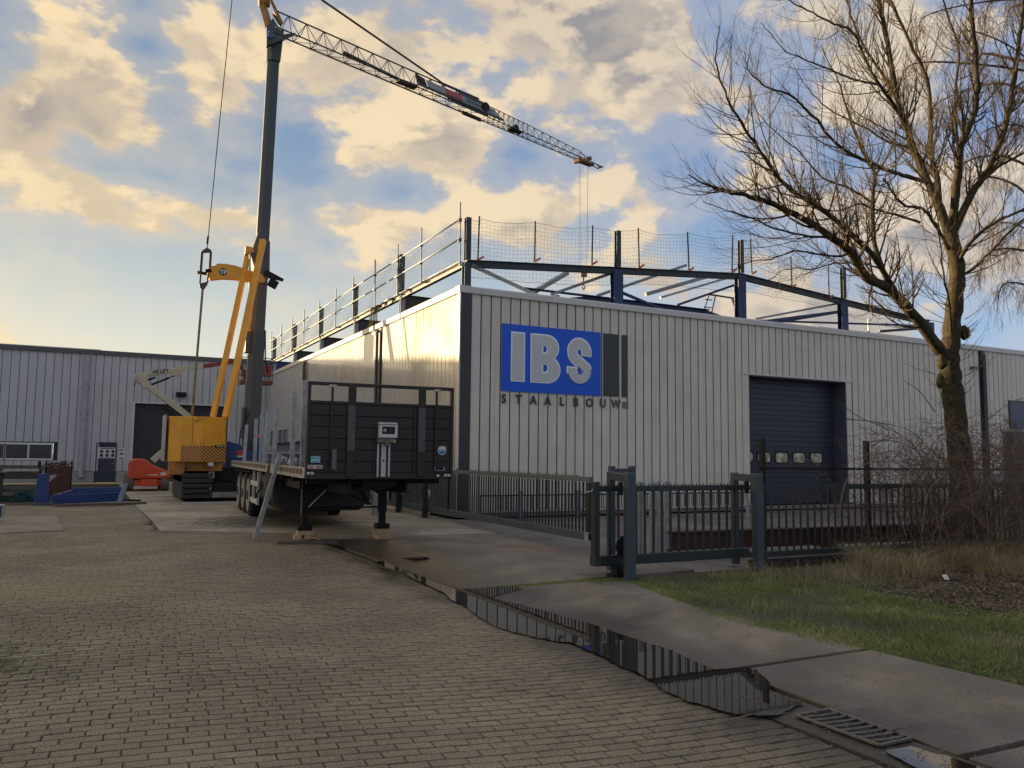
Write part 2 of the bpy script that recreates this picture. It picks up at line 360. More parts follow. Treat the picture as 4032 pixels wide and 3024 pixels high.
def sheet(name, poly, z, m, thick=0, **t):
    mb = MB()
    if thick: mb.prism([(x, y, z-thick) for x, y in poly], (0, 0, thick))
    else: mb.add([(x, y, z) for x, y in poly], [tuple(range(len(poly)))])
    o = mb.build(name, m, **t)
    return o
gr = sheet('ground', [(-600, -300), (600, -300), (600, 700), (-600, 700)], -.40, EARTH, kind='structure')
sheet('soil', [(6.0, -6), (40, -6), (40, 9.55), (6.0, 9.35)], -.022, SOIL, .09, kind='structure')
# paved yard: bedding sheet and every block of it
pave = sheet('paved_yard', [(-30, -3), (4.40, -3), (4.40, 10.0), (3.95, 17.0), (1.16, 18.4), (1.0, 47.5), (-30, 47.5)], -.030, JOINT, .09, kind='structure')
PW, PH, PJ, PROT = .225, .103, .0035, rad(-3.5)
cu, su = math.cos(PROT), math.sin(PROT)
def paver_base():
    a, b, z = (PW-PJ)/2, (PH-.009)/2, 0.; c = .005
    v = [(-a, -b, -.03), (a, -b, -.03), (a, b, -.03), (-a, b, -.03), (-a, -b, -c), (a, -b, -c), (a, b, -c), (-a, b, -c),
         (-a+c, -b+c, 0), (a-c, -b+c, 0), (a-c, b-c, 0), (-a+c, b-c, 0)]
    f = [(0,1,5,4),(1,2,6,5),(2,3,7,6),(3,0,4,7),(4,5,9,8),(5,6,10,9),(6,7,11,10),(7,4,8,11),(8,9,10,11)]
    return np.array(v), f
bv, bf = paver_base()
cent = []
for j in range(-60, 340):
    ro_ = random.uniform(-.035, .035)
    for i in range(-70, 60):
        uu = (i+.5*(j % 2))*PW+ro_; vv = j*PH
        x = uu*cu-vv*su-.3; y = uu*su+vv*cu+.4
        if not (-9.5 < x < 3.95*(1+fall(4.0, y/FK)/EYE) and 1.2 < y < 31): continue
        if x > 1.12 and y > 18.15-(x-1.2)*.28 : continue
        if -1.75 < x < -1.12 and 3.7 < y < 5.35: continue
        px, py, k = project((x, y, 0))
        if k < .5 or px < -250 or px > 4300 or py > 3300: continue
        cent.append((x, y, k, px, py))
cent.sort(key=lambda c: -(1/c[2]**3 if (c[0] < 4.08 and -40 < c[3] < 4070 and c[4] < 3050) else 0))
pav_me = D.meshes.new('paver'); pav_me.from_pydata([tuple(p) for p in bv], [], bf); pav_me.update(); pav_me.materials.append(PAVER)
def pz(x, y): return -.010*max(0, 1-abs(x-4.2)/1.0)+.005*math.sin(x*.8+1)*math.sin(y*.6)-.004+.003*math.sin(x*1.9+y*.7)*math.sin(y*1.3-x*.4)
for x, y, k, px, py in cent[:300]:
    o = link('paver', pav_me, None, pave, loc=(x, y, pz(x, y)+random.uniform(-.0015, .0015)), rot=(random.uniform(-.008, .008), random.uniform(-.005, .005), PROT+random.uniform(-.006, .006)))
rest = cent[300:]; C0 = np.array([(c[0], c[1]) for c in rest]); n = len(C0)
zz = np.array([pz(c[0], c[1]) for c in rest])+RNG.uniform(-.002, .002, n)
ang = PROT+RNG.uniform(-.008, .008, n); ca, sa = np.cos(ang)[:, None], np.sin(ang)[:, None]
tx = RNG.uniform(-.012, .012, n)[:, None]; ty = RNG.uniform(-.008, .008, n)[:, None]
X = bv[None, :, 0]*ca-bv[None, :, 1]*sa+C0[:, 0:1]; Y_ = bv[None, :, 0]*sa+bv[None, :, 1]*ca+C0[:, 1:2]
Z_ = bv[None, :, 2]+zz[:, None]+bv[None, :, 1]*tx+bv[None, :, 0]*ty
X = np.minimum(X, (3.866*(1+FALL*(1-np.clip((Y_/FK-10.2)/3.4, 0, 1)**2*(3-2*np.clip((Y_/FK-10.2)/3.4, 0, 1)))/EYE)))
V = np.stack([X, Y_, Z_], 2).reshape(-1, 3)
FQ = (np.array(bf)[None]+12*np.arange(n)[:, None, None]).reshape(-1, 4)
def np_mesh(name, V, FQ):
    me = D.meshes.new(name); k = FQ.shape[1]
    me.vertices.add(len(V)); me.vertices.foreach_set('co', V.astype(np.float32).ravel())
    me.loops.add(FQ.size); me.loops.foreach_set('vertex_index', FQ.astype(np.int32).ravel())
    me.polygons.add(len(FQ)); me.polygons.foreach_set('loop_start', np.arange(0, FQ.size, k, dtype=np.int32))
    me.update(calc_edges=True); me.validate(); return me
link('paver_field', np_mesh('paver_field', V, FQ), PAVER, pave, kind='stuff')
# worn asphalt patch at the left edge
PATCH = ground_mat('asphalt_patch', (.15, .13, .115), (.28, .25, .2), rough=.8, vs=2.5)
pts = [(-1.78, 3.66), (-1.2, 3.7), (-1.13, 4.3), (-1.16, 5.0), (-1.3, 5.36), (-1.78, 5.3)]
sheet('asphalt_patch', pts, -.003, PATCH, kind='structure')
far = [(-9, 18.5), (-2.0, 18.9), (-.55, 19.2), (-.9, 23.8), (-9, 24.5)]
sheet('asphalt_strip', far, .006, ground_mat('old_asphalt', (.30, .25, .20), (.42, .36, .30), rough=.85, vs=1.2), kind='structure')

sheet('yard', [(6.3, 9.40), (46, 9.60), (46, 19.9), (6.3, 19.9)], -.052, YARD, .2, kind='structure')
# concrete driveway slabs
drive = sheet('driveway', [(3.88, -3), (8.5, -3), (8.5, 19.7), (8.5, 47.8), (1.0, 47.8), (1.16, 17.4), (3.88, 17.2)], -.05, YARD, .06, kind='structure')
def slab(poly, m, z=0.):
    mb = MB(); mb.prism([(x, y, z-.045) for x, y in poly], (0, 0, .045)); return mb.build('concrete_slab', m, drive, bevel=.006)
slab([(4.36, -2.5), (6.3, -2.5), (6.15, 2.86), (4.36, 2.93)], SLAB)
slab([(4.35, 2.99), (6.15, 2.93), (6.02, 4.90), (4.44, 4.88)], SLAB, .002)
slab([(4.34, 4.95), (6.02, 4.97), (5.92, 6.8), (6.12, 8.0), (5.1, 8.02), (4.15, 8.02)], SLAB)
slab([(4.14, 8.05), (6.14, 8.04), (6.4, 9.18), (4.10, 9.10)], SLAB, -.001)
slab([(4.02, 9.22), (7.9, 9.45), (7.55, 12.2), (7.5, 15.5), (3.86, 15.5)], SLAB, .004)
slab([(3.86, 15.55), (7.6, 15.55), (7.9, 19.2), (8.3, 21.5), (3.9, 21.5), (1.22, 21.5), (1.22, 18.45), (3.7, 17.05)], SLABF, .010)
slab([(1.2, 21.54), (8.45, 21.54), (8.45, 28.2), (1.08, 28.2)], SLABF, .010)
slab([(1.07, 28.24), (8.45, 28.24), (8.45, 36), (1.03, 36)], SLABF, .002)
slab([(1.03, 36.04), (8.45, 36.04), (8.45, 47.7), (.98, 47.7)], SLABF)
# the gutter: channel blocks with a steel grate, and the standing water
GUT = ground_mat('gutter_concrete', (.07, .056, .045), (.12, .1, .08), rough=.5, vs=3)
gut = sheet('gutter', [(3.90, -3), (4.35, -3), (4.34, 8.0), (4.08, 9.15), (3.96, 12.0), (3.84, 15.5), (3.76, 15.5), (3.86, 10.6), (3.90, 4.5)], -.010, GUT, .05, kind='structure')
sheet('plank_curb', [(1.0, 21), (1.16, 21), (1.05, 28.3), (.74, 28.3)], .002, ground_mat('kerb_concrete', (.22, .2, .17), (.3, .27, .22), vs=2), kind='structure')
def water_mat():
    m = D.materials.new('standing_water'); m.use_nodes = True; nt = m.node_tree; N = nt.nodes; L = nt.links; b = N['Principled BSDF']
    b.inputs['Base Color'].default_value = (.022, .018, .014, 1); b.inputs['Roughness'].default_value = .012; b.inputs['IOR'].default_value = 1.36
    b.inputs['Specular IOR Level'].default_value = .75
    g = N.new('ShaderNodeNewGeometry'); n = N.new('ShaderNodeTexNoise'); n.inputs['Scale'].default_value = 9; n.inputs['Detail'].default_value = 2
    L.new(g.outputs['Position'], n.inputs['Vector']); bp = N.new('ShaderNodeBump'); bp.inputs['Strength'].default_value = .035; bp.inputs['Distance'].default_value = .004
    L.new(n.outputs['Fac'], bp.inputs['Height']); L.new(bp.outputs[0], b.inputs['Normal']); return m
WATER = water_mat()
def puddle(pts, label, z=.0065, it=3, jit=.03):
    P = [Vector((x, y, 0)) for x, y in pts]
    for _ in range(it):
        Q = []
        for i in range(len(P)):
            a, b = P[i], P[(i+1) % len(P)]; L_ = (b-a).length
            Q += [a, (a+b)/2+Vector((random.uniform(-1, 1), random.uniform(-1, 1), 0))*min(jit, L_*.12)]
        P = Q; jit *= .55
    o = MB().add([(p.x, p.y, z) for p in P], [tuple(range(len(P)))]).build('puddle', WATER); o['kind'] = 'structure'
    return o
puddle([(3.84,10.63),(3.74,9.0),(3.60,8.03),(3.47,7.04),(3.59,6.52),(3.78,6.21),(3.74,5.48),(3.69,4.93),(3.60,4.40),(3.70,4.05),(3.92,3.92),(4.08,3.96),(4.28,4.02),(4.31,4.36),(4.62,4.80),
        (4.60,4.92),(4.33,4.97),(4.42,5.6),(4.38,6.9),(4.24,7.9),(4.12,8.5),(4.75,8.93),(5.2,9.08),(4.4,9.17),(4.04,9.2),(3.96,9.9),(3.92,10.7)], 'main')
puddle([(3.80,13.2),(3.83,12.4),(3.79,11.5),(3.86,10.9),(3.96,11.2),(3.95,12.1),(3.92,13.2)], 'b')
puddle([(3.79,14.6),(3.80,13.9),(3.90,13.9),(3.89,14.7)], 'c')
puddle([(4.35,12.3),(4.5,12.05),(4.75,12.1),(4.8,12.35),(4.55,12.45)], 'd', it=2, z=.009)
puddle([(3.97,2.5),(4.24,2.4),(4.27,3.0),(4.22,3.18),(4.03,3.2),(3.95,2.9)], 'e')
# grate with curved bars
gt = thing('drain_grate', (4.2, 3.5, 0), 'cast iron drain grate with curved bars at the end of the puddle', 'drain grate')
IRON = mat('cast_iron', (.16, .145, .125), .5, .5, .2, 20)
fr = MB()
for a, b in (((4.06,3.26),(4.04,3.86)),((4.34,3.26),(4.33,3.86)),((4.04,3.86),(4.33,3.86)),((4.06,3.26),(4.34,3.26))): fr.bar((*a, .009), (*b, .009), .022, .016)
fr.build('frame', IRON, gt, bevel=.002)
for k in range(8):
    y = 3.30+k*.068
    MB().tube([(4.06, y+.03, .010), (4.13, y+.012, .012), (4.20, y, .013), (4.27, y-.002, .012), (4.335, y+.006, .010)], .0085, 6).build('bar', IRON, gt, smooth=True)
sheet('gutter_pit', [(4.06,3.26),(4.34,3.26),(4.33,3.86),(4.04,3.86)], -.005, DARK, kind='structure')

# ------------------------------------------------------------------ main building
XW, YF, HZ = 8.54, 19.80, 6.27
XE = 42.0
LB_Y = 48.0
bld = thing('industrial_building', (XW, YF, 0), 'industrial building clad in greige vertical panels with a blue company logo', 'building')
w = MB()    # core walls, dark joints show between the panels
w.box(XW+.05, XW+.25, YF+.05, 47.9, .0, 6.1)
w.box(XW+.25, 18.62, YF+.05, YF+.25, .0, 6.1); w.box(23.66, XE, YF+.05, YF+.25, 0, 6.1); w.box(18.62, 23.66, YF+.05, YF+.25, 4.42, 6.1)
w.build('wall', DARK, bld)
MB().box(XW+.3, XE, YF+.3, 47.8, 5.85, 5.95).build('roof', mat('roof_felt', (.05, .05, .05), .9), bld)
MB().box(XE, XE+.1, YF, 47.9, 0, 6.1).build('end_wall', CLAD, bld)
def panel_mesh(wd, z0, z1, t=.035, axis='x'):
    c = .006; mb = []
    a = wd/2
    v = [(-a,0,z0),(a,0,z0),(a,0,z1),(-a,0,z1),(-a,-t+c,z0),(a,-t+c,z0),(a,-t+c,z1),(-a,-t+c,z1),(-a+c,-t,z0),(a-c,-t,z0),(a-c,-t,z1),(-a+c,-t,z1)]
    if axis == 'y': v = [(y, -x, z) for x, y, z in v]
    f = [(0,4,7,3),(1,2,6,5),(4,8,11,7),(5,6,10,9),(8,9,10,11),(3,7,11,10,6,2),(0,1,5,9,8,4)]
    me = D.meshes.new('wall_panel'); me.from_pydata(v, [], f); me.update(); return me
PITCH = .3045
full = panel_mesh(.266, .17, 6.07); lint = panel_mesh(.266, 4.46, 6.07)
x = 9.78-PITCH*3; k = 0
while x < 36.8:
    xc = x+PITCH/2; x += PITCH
    if 18.60 < xc < 18.95 or 23.35 < xc < 23.72:
        pass
    if 31.2 < xc < 31.5: continue
    me = lint if 18.58 < xc < 23.72 else full
    if 32.9 < xc < 34.6: me = D.meshes.get('panel_above_window') or panel_mesh(.284, 4.15, 6.07); me.name = 'panel_above_window'
    link('wall_panel', me, CLAD, bld, loc=(xc, YF+.05, 0))
MB().box(XW-.0, XW+.32, YF-.03, YF+.05, .15, 6.10).build('corner_trim', mat('corner_dark', (.045, .042, .045), .4), bld)
MB().box(XW-.035, XW, YF-.03, YF+.10, .15, 6.10).build('corner_trim', TRIM, bld)
fullw = panel_mesh(.284, .17, 6.07, axis='y')
y = YF+.12; pipes_y = [26.95, 38.3, 47.2]
while y < 47.7:
    yc = y+PITCH/2; y += PITCH
    if abs(yc-26.95) < .2 or abs(yc-38.3) < .2: continue
    if 41.9 < yc < 46.6:
        me = D.meshes.get('panel_above_west_window') or panel_mesh(.284, 2.95, 6.07, axis='y'); me.name = 'panel_above_west_window'
        link('wall_panel', me, CLADW, bld, loc=(XW+.05, yc, 0)); continue
    link('wall_panel', fullw, CLADW, bld, loc=(XW+.05, yc, 0))
MB().box(XW+.02, XW+.05, 41.9, 46.6, .17, 2.1).build('window_base_panel', CLADW, bld)
ww = MB().box(XW+.0, XW+.045, 41.9, 46.6, 2.12, 2.92).build('window', mat('window_glass', (.03, .035, .04), .08), bld)
fm = MB()
for yy in (41.9, 43.05, 44.2, 45.4, 46.5): fm.box(XW-.02, XW+.0, yy, yy+.08, 2.10, 2.94)
fm.box(XW-.022, XW-.002, 41.9, 46.6, 2.08, 2.12).box(XW-.022, XW-.002, 41.9, 46.6, 2.92, 2.96); fm.build('window_frame', WHITE, ww)
# eaves trim, mitred: a rounded capping
def capping(p, q, nrm, name='roof_trim', m=TRIM, zt=HZ):
    p = Vector(p); q = Vector(q); nrm = Vector(nrm)
    prof = [(.10, -.20), (-.05, -.20), (-.055, -.05), (-.035, -.01), (0, 0), (.30, 0), (.30, -.04)]
    vs = []; n = len(prof)
    for c in (p, q):
        for a, b in prof: vs.append(c-nrm*a+Vector((0, 0, zt+b)))
    return MB().add(vs, [tuple(range(n)), tuple(range(2*n-1, n-1, -1))]+[(i, n+i, n+(i+1) % n, (i+1) % n) for i in range(n)])
capping((XW-.055, YF, 0), (XE, YF, 0), (0, -1, 0)).build('roof_trim', TRIM, bld, bevel=.006)
segs = [YF-.055, 25.3, 26.7, 32, 37.4, 42.6, 47.9]
for a, b in zip(segs[:-1], segs[1:]): capping((XW, a, 0), (XW, b-.012, 0), (-1, 0, 0), zt=HZ+.002).build('roof_trim', TRIM, bld, bevel=.006)
MB().box(XW, XE, YF-.02, YF+.04, .0, .12).build('plinth', mat('plinth_concrete', (.2, .18, .16), .85), bld)
MB().box(XW-.02, XW+.04, YF+.05, 47.8, .0, .16).build('plinth', MATS['plinth_concrete'], bld)
MB().box(XW+.34, 18.6, YF-.045, YF-.022, .115, .165).build('drip_sill', TRIM, bld); MB().box(23.7, XE-.5, YF-.045, YF-.022, .115, .165).build('drip_sill', TRIM, bld)
for yy in (26.95, 38.3):
    mb = MB(); mb.tube([(XW-.02, yy, 6.0), (XW-.08, yy, 5.9), (XW-.08, yy, .35), (XW-.15, yy, .12)], .055, 10); mb.box(XW+.01, XW+.04, yy-.16, yy+.16, .17, 6.07)
    mb.build('downpipe', ANTH, bld, smooth=False)
MB().tube([(31.3, YF+.0, 6.0), (31.3, YF-.06, 5.9), (31.3, YF-.06, .3)], .085, 12).box(31.15, 31.45, YF+.02, YF+.045, .2, 6.07).build('downpipe', ANTH, bld)
MB().box(30.5, 30.75, YF-.14, YF-.01, 5.3, 5.38).build('wall_lamp', ANTH, bld)
# small blue window at far right
wn = MB().box(33.0, 34.5, YF+.0, YF+.04, 1.9, 4.1).build('window', mat('blue_film', (.025, .04, .10), .25), bld)
MB().box(32.93, 33.0, YF-.03, YF+.04, 1.85, 4.15).box(33.0, 34.5, YF-.03, YF+.04, 4.1, 4.15).build('window_frame', ANTH, wn)
# overhead door in its recess
RD = .52
MB().box(18.86, 18.90, YF+.0, YF+RD, .1, 4.38).box(23.40, 23.44, YF+.0, YF+RD, .1, 4.38).box(18.90, 23.40, YF+.0, YF+RD, 4.36, 4.40).build('door_reveal', mat('reveal_grey_blue', (.075, .085, .12), .5), bld)
MB().box(18.60, 18.86, YF-.02, YF+.045, .17, 4.42).build('door_surround', CLAD, bld); MB().box(23.44, 23.70, YF-.02, YF+.045, .17, 4.42).build('door_surround', CLAD, bld)
MB().box(18.54, 23.76, YF-.045, YF-.018, 4.40, 4.455).build('lintel_trim', TRIM, bld)
dr = MB().box(18.90, 23.40, YF+RD+.03, YF+RD+.09, .12, 4.38).build('overhead_door', DARK, bld)
nsec = 8; sh_ = 4.26/nsec
for k in range(nsec):
    mb = MB()
    for q in range(3):
        z0 = .12+k*sh_+q*sh_/3+.006; mb.box(18.90, 23.40, YF+RD-.004*(q % 2), YF+RD+.03, z0, z0+sh_/3-.010)
    mb.build('door_section', NAVY, dr, bevel=.004)
WGL = mat('door_window_glass', (.50, .46, .30), .12, 0, .75, 4.5)  # pale mottled colour stands in for reflections in the panes
def rrect(cx, cz, w, h, r, n=5):
    P = []
    for qx, qz, a0 in ((1,1,0),(-1,1,90),(-1,-1,180),(1,-1,270)):
        for i in range(n+1):
            a = rad(a0+90*i/n); P.append((cx+qx*(w/2-r)+r*math.cos(a), cz+qz*(h/2-r)+r*math.sin(a)))
    return P
for cx in (19.22, 20.00, 20.80, 21.62, 22.46):
    g = MB().prism([(a, YF+RD-.012, b) for a, b in rrect(cx, 1.70, .56, .34, .11)], (0, .008, 0)).build('door_window', WGL, dr)
    ring = curve_mesh([rrect(0, 0, .64, .42, .14), rrect(0, 0, .55, .33, .105)], .008)
    link('door_window_frame', ring, BLK, dr, loc=(cx, YF+RD-.012, 1.70), rot=FRONT)
# company logo on the facade
sign = thing('company_sign', (11.5, YF-.02, 4.3), 'large blue company sign with letters I B S and black bars on the facade', 'sign')
LB = mat('logo_blue', (.003, .105, .66), .5, 0, .03); LG = mat('logo_grey', (.60, .60, .58), .45, 0, .03); LW = mat('logo_white', (.92, .92, .91), .4, 0, .03)
LK = mat('logo_black', (.035, .035, .033), .35, 0, .1)
Yp = YF+.015
MB().box(9.80, 13.07, Yp-.035, Yp-.005, 3.44, 5.33).build('blue_board', LB, sign)
MB().box(13.18, 13.70, Yp-.035, Yp-.005, 3.45, 5.32).build('black_bar', LK, sign)
MB().box(13.84, 14.04, Yp-.035, Yp-.005, 3.45, 5.32).build('black_bar', LK, sign)
MB().box(13.86, 14.06, Yp-.030, Yp-.005, 3.11, 3.31).build('grey_square', mat('logo_square', (.16, .16, .15), .4), sign)
def ell(cx, cy, rx, ry, a0, a1, n=14): return [(cx+rx*math.cos(rad(a0+(a1-a0)*i/n)), cy+ry*math.sin(rad(a0+(a1-a0)*i/n))) for i in range(n+1)]
def ribbon(path, w):
    Lf, Rt = [], []
    for i, p in enumerate(path):
        a = Vector(path[max(i-1, 0)]); b = Vector(path[min(i+1, len(path)-1)]); t = (b-a).normalized(); n_ = Vector((-t.y, t.x)); p = Vector(p)
        Lf.append(tuple(p+n_*w/2)); Rt.append(tuple(p-n_*w/2))
    return Lf+Rt[::-1]
HL = 1.32
def I_(g): return [[(-g, -g), (.36+g, -g), (.36+g, HL+g), (-g, HL+g)]]
def B_(g):
    a = math.degrees(math.asin(.335/(.36+g))); b = math.degrees(math.asin((HL-.34-.70)/(.34+g))); h = -g
    return [[(-g, -g), (.52, -g)]+ell(.52, .36, .38+g, .36+g, -90, a, 10)+ell(.50, HL-.34, .355+g, .34+g, -b, 90, 10)+[(-g, HL+g)],
      [(.33-h, .24-h), (.33-h, .54+h), (.42, .54+h)]+ell(.42, .39, .13+h, .15+h, 80, -80, 8)+[(.42, .24-h)], [(.33-h, .80-h), (.33-h, 1.07+h), (.41, 1.07+h)]+ell(.41, .935, .12+h, .135+h, 80, -80, 8)+[(.41, .80-h)]]
def S_(g):
    P = [(.675, .86-g)]+ell(.44, .935, .24, .245, 0, 170, 9)+[(.225, .83), (.30, .72), (.44, .635), (.58, .53)]+ell(.44, .385, .255, .245, 15, -180, 9)+[(.185, .45+g)]
    Q = []; P = [Vector((*p, 0)) for p in P]
    P = [P[0]*2-P[1]]+P+[P[-1]*2-P[-2]]
    for i in range(1, len(P)-2):
        for k in range(3):
            t = k/3; A, B, C, D_ = P[i-1], P[i], P[i+1], P[i+2]
            v = .5*((2*B)+(C-A)*t+(2*A-5*B+4*C-D_)*t*t+(3*B-A-3*C+D_)*t*t*t); Q.append((v.x, v.y))
    Q.append((P[-2].x, P[-2].y)); return [ribbon(Q, .27+2*g)]
for nm, spl, x0, sx in (('letter_I', I_, 10.12, 1), ('letter_B', B_, 10.74, 1.0), ('letter_S', S_, 11.88, 1.0)):
    o1 = link('letter', curve_mesh(spl(.042), .006), LW, sign, loc=(x0, Yp-.043, 3.76), rot=FRONT)
    link('letter_face', curve_mesh(spl(0), .006), LG, o1, loc=(x0, Yp-.055, 3.76), rot=FRONT)
for i, ch in enumerate('STAALBOUW'):
    c = .03+.012*max(0, i-4)
    o = link('letter', text_mesh(ch, .36, .004, .012), mat('small_letter_%d' % max(0, i-4), (c, c, c), .4), sign, loc=(9.88+i*.467, Yp-.030, 3.215), rot=FRONT)
    o.scale = (.86, .95, 1)

# ------------------------------------------------------------------ second hall at the back, runs on to the left
hall = thing('warehouse', (-20, LB_Y, 0), 'low pale grey warehouse with navy doors and strip windows at the back left', 'building')
BH = 7.05
w = MB()
for a, b, z0, z1 in ((-62, -6.4, 0, 6.8), (-6.4, -2.13, 0, 1.2), (-6.4, -2.13, 2.05, 6.8), (-2.13, -.12, 0, 6.8), (-.12, .8, 2.1, 6.8), (.8, 1.57, 0, 6.8), (1.57, 6.5, 4.3, 6.8), (6.5, 9.2, 0, 6.8)):
    w.box(a, b, LB_Y+.04, LB_Y+.3, z0, z1)
w.box(9.2, 44, LB_Y+.04, LB_Y+.3, 0, 6.2)
w.build('wall', DARK, hall)
MB().box(-62, 44, LB_Y+.3, LB_Y+26, 6.0, 6.1).build('roof', MATS['roof_felt'], hall)
MB().box(-62, -61.7, LB_Y+.3, LB_Y+26, 0, 6.8).build('end_wall', CLADB, hall)
def hp(name, z0, z1):
    me = D.meshes.get(name)
    if me is None: me = panel_mesh(.36, z0, z1); me.name = name
    return me
HP = .385; x = -62.0
big = MB()
while x < 9.0:
    xc = x+HP/2; x += HP
    spans = [(.62, 6.82, 'hall_full')]
    if -6.45 < xc < -2.1: spans = [(.62, 1.16, 'hall_sill'), (2.12, 6.82, 'hall_above_window')]
    if -.14 < xc < .82: spans = [(2.16, 6.82, 'hall_above_door')]
    if 1.5 < xc < 6.55: spans = [(4.36, 6.82, 'hall_above_gate')]
    if xc < -7: big.box(xc-.18, xc+.18, LB_Y+.005, LB_Y+.04, .62, 6.82); continue
    for z0, z1, nm in spans: link('wall_panel', hp(nm, z0, z1), CLADB, hall, loc=(xc, LB_Y+.04, 0))
big.build('panel_run', CLADB, hall)
pl = MB()
for a, b in ((-62, -.2), (.86, 1.5), (6.6, 8.5)): pl.box(a, b, LB_Y-.03, LB_Y+.04, 0, .6)
pl.build('plinth', mat('pale_plinth', (.30, .30, .28), .85), hall)
MB().box(-62, 8.9, LB_Y-.10, LB_Y+.4, 6.82, 7.05).build('roof_trim', mat('gutter_grey', (.10, .10, .10), .5), hall)
MB().box(-62, -.2, LB_Y+.0, LB_Y+.6, 7.05, 7.10).build('roof_edge', TRIM, hall)
for a in (-6.4, -4.30):
    wn = MB().box(a+.05, a+2.1, LB_Y+.06, LB_Y+.10, 1.26, 1.98).build('window', mat('dark_window', (.035, .028, .02), .08, 0, .5, 2), hall)
    MB().box(a, a+2.15, LB_Y-.02, LB_Y+.06, 1.18, 1.27).box(a, a+2.15, LB_Y-.02, LB_Y+.06, 1.97, 2.04).box(a, a+.07, LB_Y-.021, LB_Y+.059, 1.27, 1.97).box(a+1.02, a+1.10, LB_Y-.021, LB_Y+.059, 1.27, 1.97).box(a+2.08, a+2.15, LB_Y-.021, LB_Y+.059, 1.27, 1.97).build('window_frame', WHITE, wn)
MB().box(-6.6, -2.05, LB_Y-.04, LB_Y+.0, 2.06, 2.12).build('lintel_trim', ANTH, hall)
d = MB().box(-.10, .78, LB_Y+.05, LB_Y+.10, .03, 2.07).build('door', NAVY, hall)
MB().box(-.16, -.10, LB_Y-.02, LB_Y+.08, 0, 2.12).box(.78, .84, LB_Y-.02, LB_Y+.08, 0, 2.12).box(-.10, .78, LB_Y-.02, LB_Y+.08, 2.07, 2.12).build('door_frame', ANTH, d)
MB().box(.62, .72, LB_Y+.0, LB_Y+.04, 1.0, 1.04).build('handle', GALV, d)
MB().box(1.60, 6.45, LB_Y+.28, LB_Y+.32, .05, 4.3).build('roller_door', mat('roller_dark', (.028, .030, .035), .5), hall)
MB().box(1.5, 1.60, LB_Y-.03, LB_Y+.3, 0, 4.3).box(6.45, 6.55, LB_Y-.03, LB_Y+.3, 0, 4.3).box(1.5, 6.55, LB_Y-.03, LB_Y+.3, 4.30, 4.36).build('door_surround', WHITE, hall)
MB().tube([(-.80, LB_Y-.12, 6.75), (-.80, LB_Y-.12, .3)], .14, 12).build('downpipe', mat('pipe_grey', (.36, .37, .38), .5), hall)
for z in (5.0, 3.6, 1.4): MB().box(-.98, -.62, LB_Y-.15, LB_Y-.0, z, z+.05).build('pipe_bracket', ANTH, hall)
MB().box(3.62, 4.14, LB_Y-.30, LB_Y-.1, 4.72, 4.98).box(3.85, 3.9, LB_Y-.1, LB_Y, 4.8, 4.86).build('floodlight', BLK, hall)
# safety notices
nb = thing('notice_board', (.36, LB_Y, 1.6), 'white safety notice board with round symbols on the navy door', 'notice board')
MB().box(-.06, .76, LB_Y-.005, LB_Y+.015, 1.30, 1.88).build('board', WHITE, nb)
for i in range(3):
    for j in range(2):
        c = .06+.27*i+.03, 1.66-.20*j
        link('symbol', curve_mesh([ell(0, 0, .085, .085, 0, 345, 12)], .003), mat('symbol_dark', (.03, .03, .035), .5) if (i, j) != (2, 1) else MATS['symbol_dark'], nb, loc=(c[0]+.02, LB_Y-.010, c[1]), rot=FRONT)
MB().box(.02, .68, LB_Y-.009, LB_Y-.006, 1.80, 1.84).box(.02, .68, LB_Y-.009, LB_Y-.006, 1.335, 1.355).build('lettering', MATS['symbol_dark'], nb)
n2 = thing('notice_sheet', (1.05, LB_Y, 1.6), 'narrow white notice sheet beside the navy door', 'notice')
MB().box(.92, 1.20, LB_Y-.018, LB_Y-.004, 1.22, 1.88).build('sheet', WHITE, n2)
MB().box(.95, 1.15, LB_Y-.022, LB_Y-.019, 1.72, 1.78).box(1.0, 1.14, LB_Y-.022, LB_Y-.019, 1.5, 1.6).box(.96, 1.14, LB_Y-.022, LB_Y-.019, 1.28, 1.33).build('lettering', MATS['symbol_dark'], n2)

# ------------------------------------------------------------------ steel frame rising over the roof
stf = thing('roof_steelwork', (8.9, 20.2, 5.9), 'dark blue steel frame for a raised roof standing above the panel walls', 'steel frame')
FST = mat('frame_steel', (.035, .045, .058), .45, 0, .15, 2, dirt=((.07, .08, .09), .62, 4, .6))
FSB = mat('frame_blue', (.015, .035, .12), .42, 0, .15, 2)
FSH = mat('haunch_brown', (.05, .038, .032), .5, 0, .15, 2)
ys = [20.25, 25.5, 31.0, 36.6, 42.2, 47.7]; xs = [8.85, 13.9, 18.9, 23.8, 28.6, 33.6]
def ridge(x): return 7.0+.78*(1-abs(x-18.9)/10.05) if x < 29 else 7.0
for i, x in enumerate(xs[:5]):
    c = MB(); c.ibeam((x, 20.15, 5.9), (x, 20.15, ridge(x)), .20 if i == 0 else .34, .2, .016, up=(0, 1, 0)); c.build('column', FST if i == 0 else FSB, stf)
    if i < 4: MB().ibeam((x+.0, 20.10, ridge(x)+.08), (x, 20.10, ridge(x)+1.22 if i != 0 else 8.28), .16, .14, .014, up=(0, 1, 0)).build('extension_post', FST if i in (0, 2) else mat('post_green', (.02, .05, .05), .5), stf)
for j, yy in enumerate(ys[1:], 1):
    MB().ibeam((8.85, yy, 5.9), (8.85, yy, 7.0), .16, .16, .012).build('column', GALV, stf)
    MB().ibeam((8.80, yy+.02, 7.06), (8.80, yy+.02, 8.42), .20, .16, .014, up=(0, 1, 0)).build('extension_post', mat('post_green', (.02, .05, .05), .5), stf)
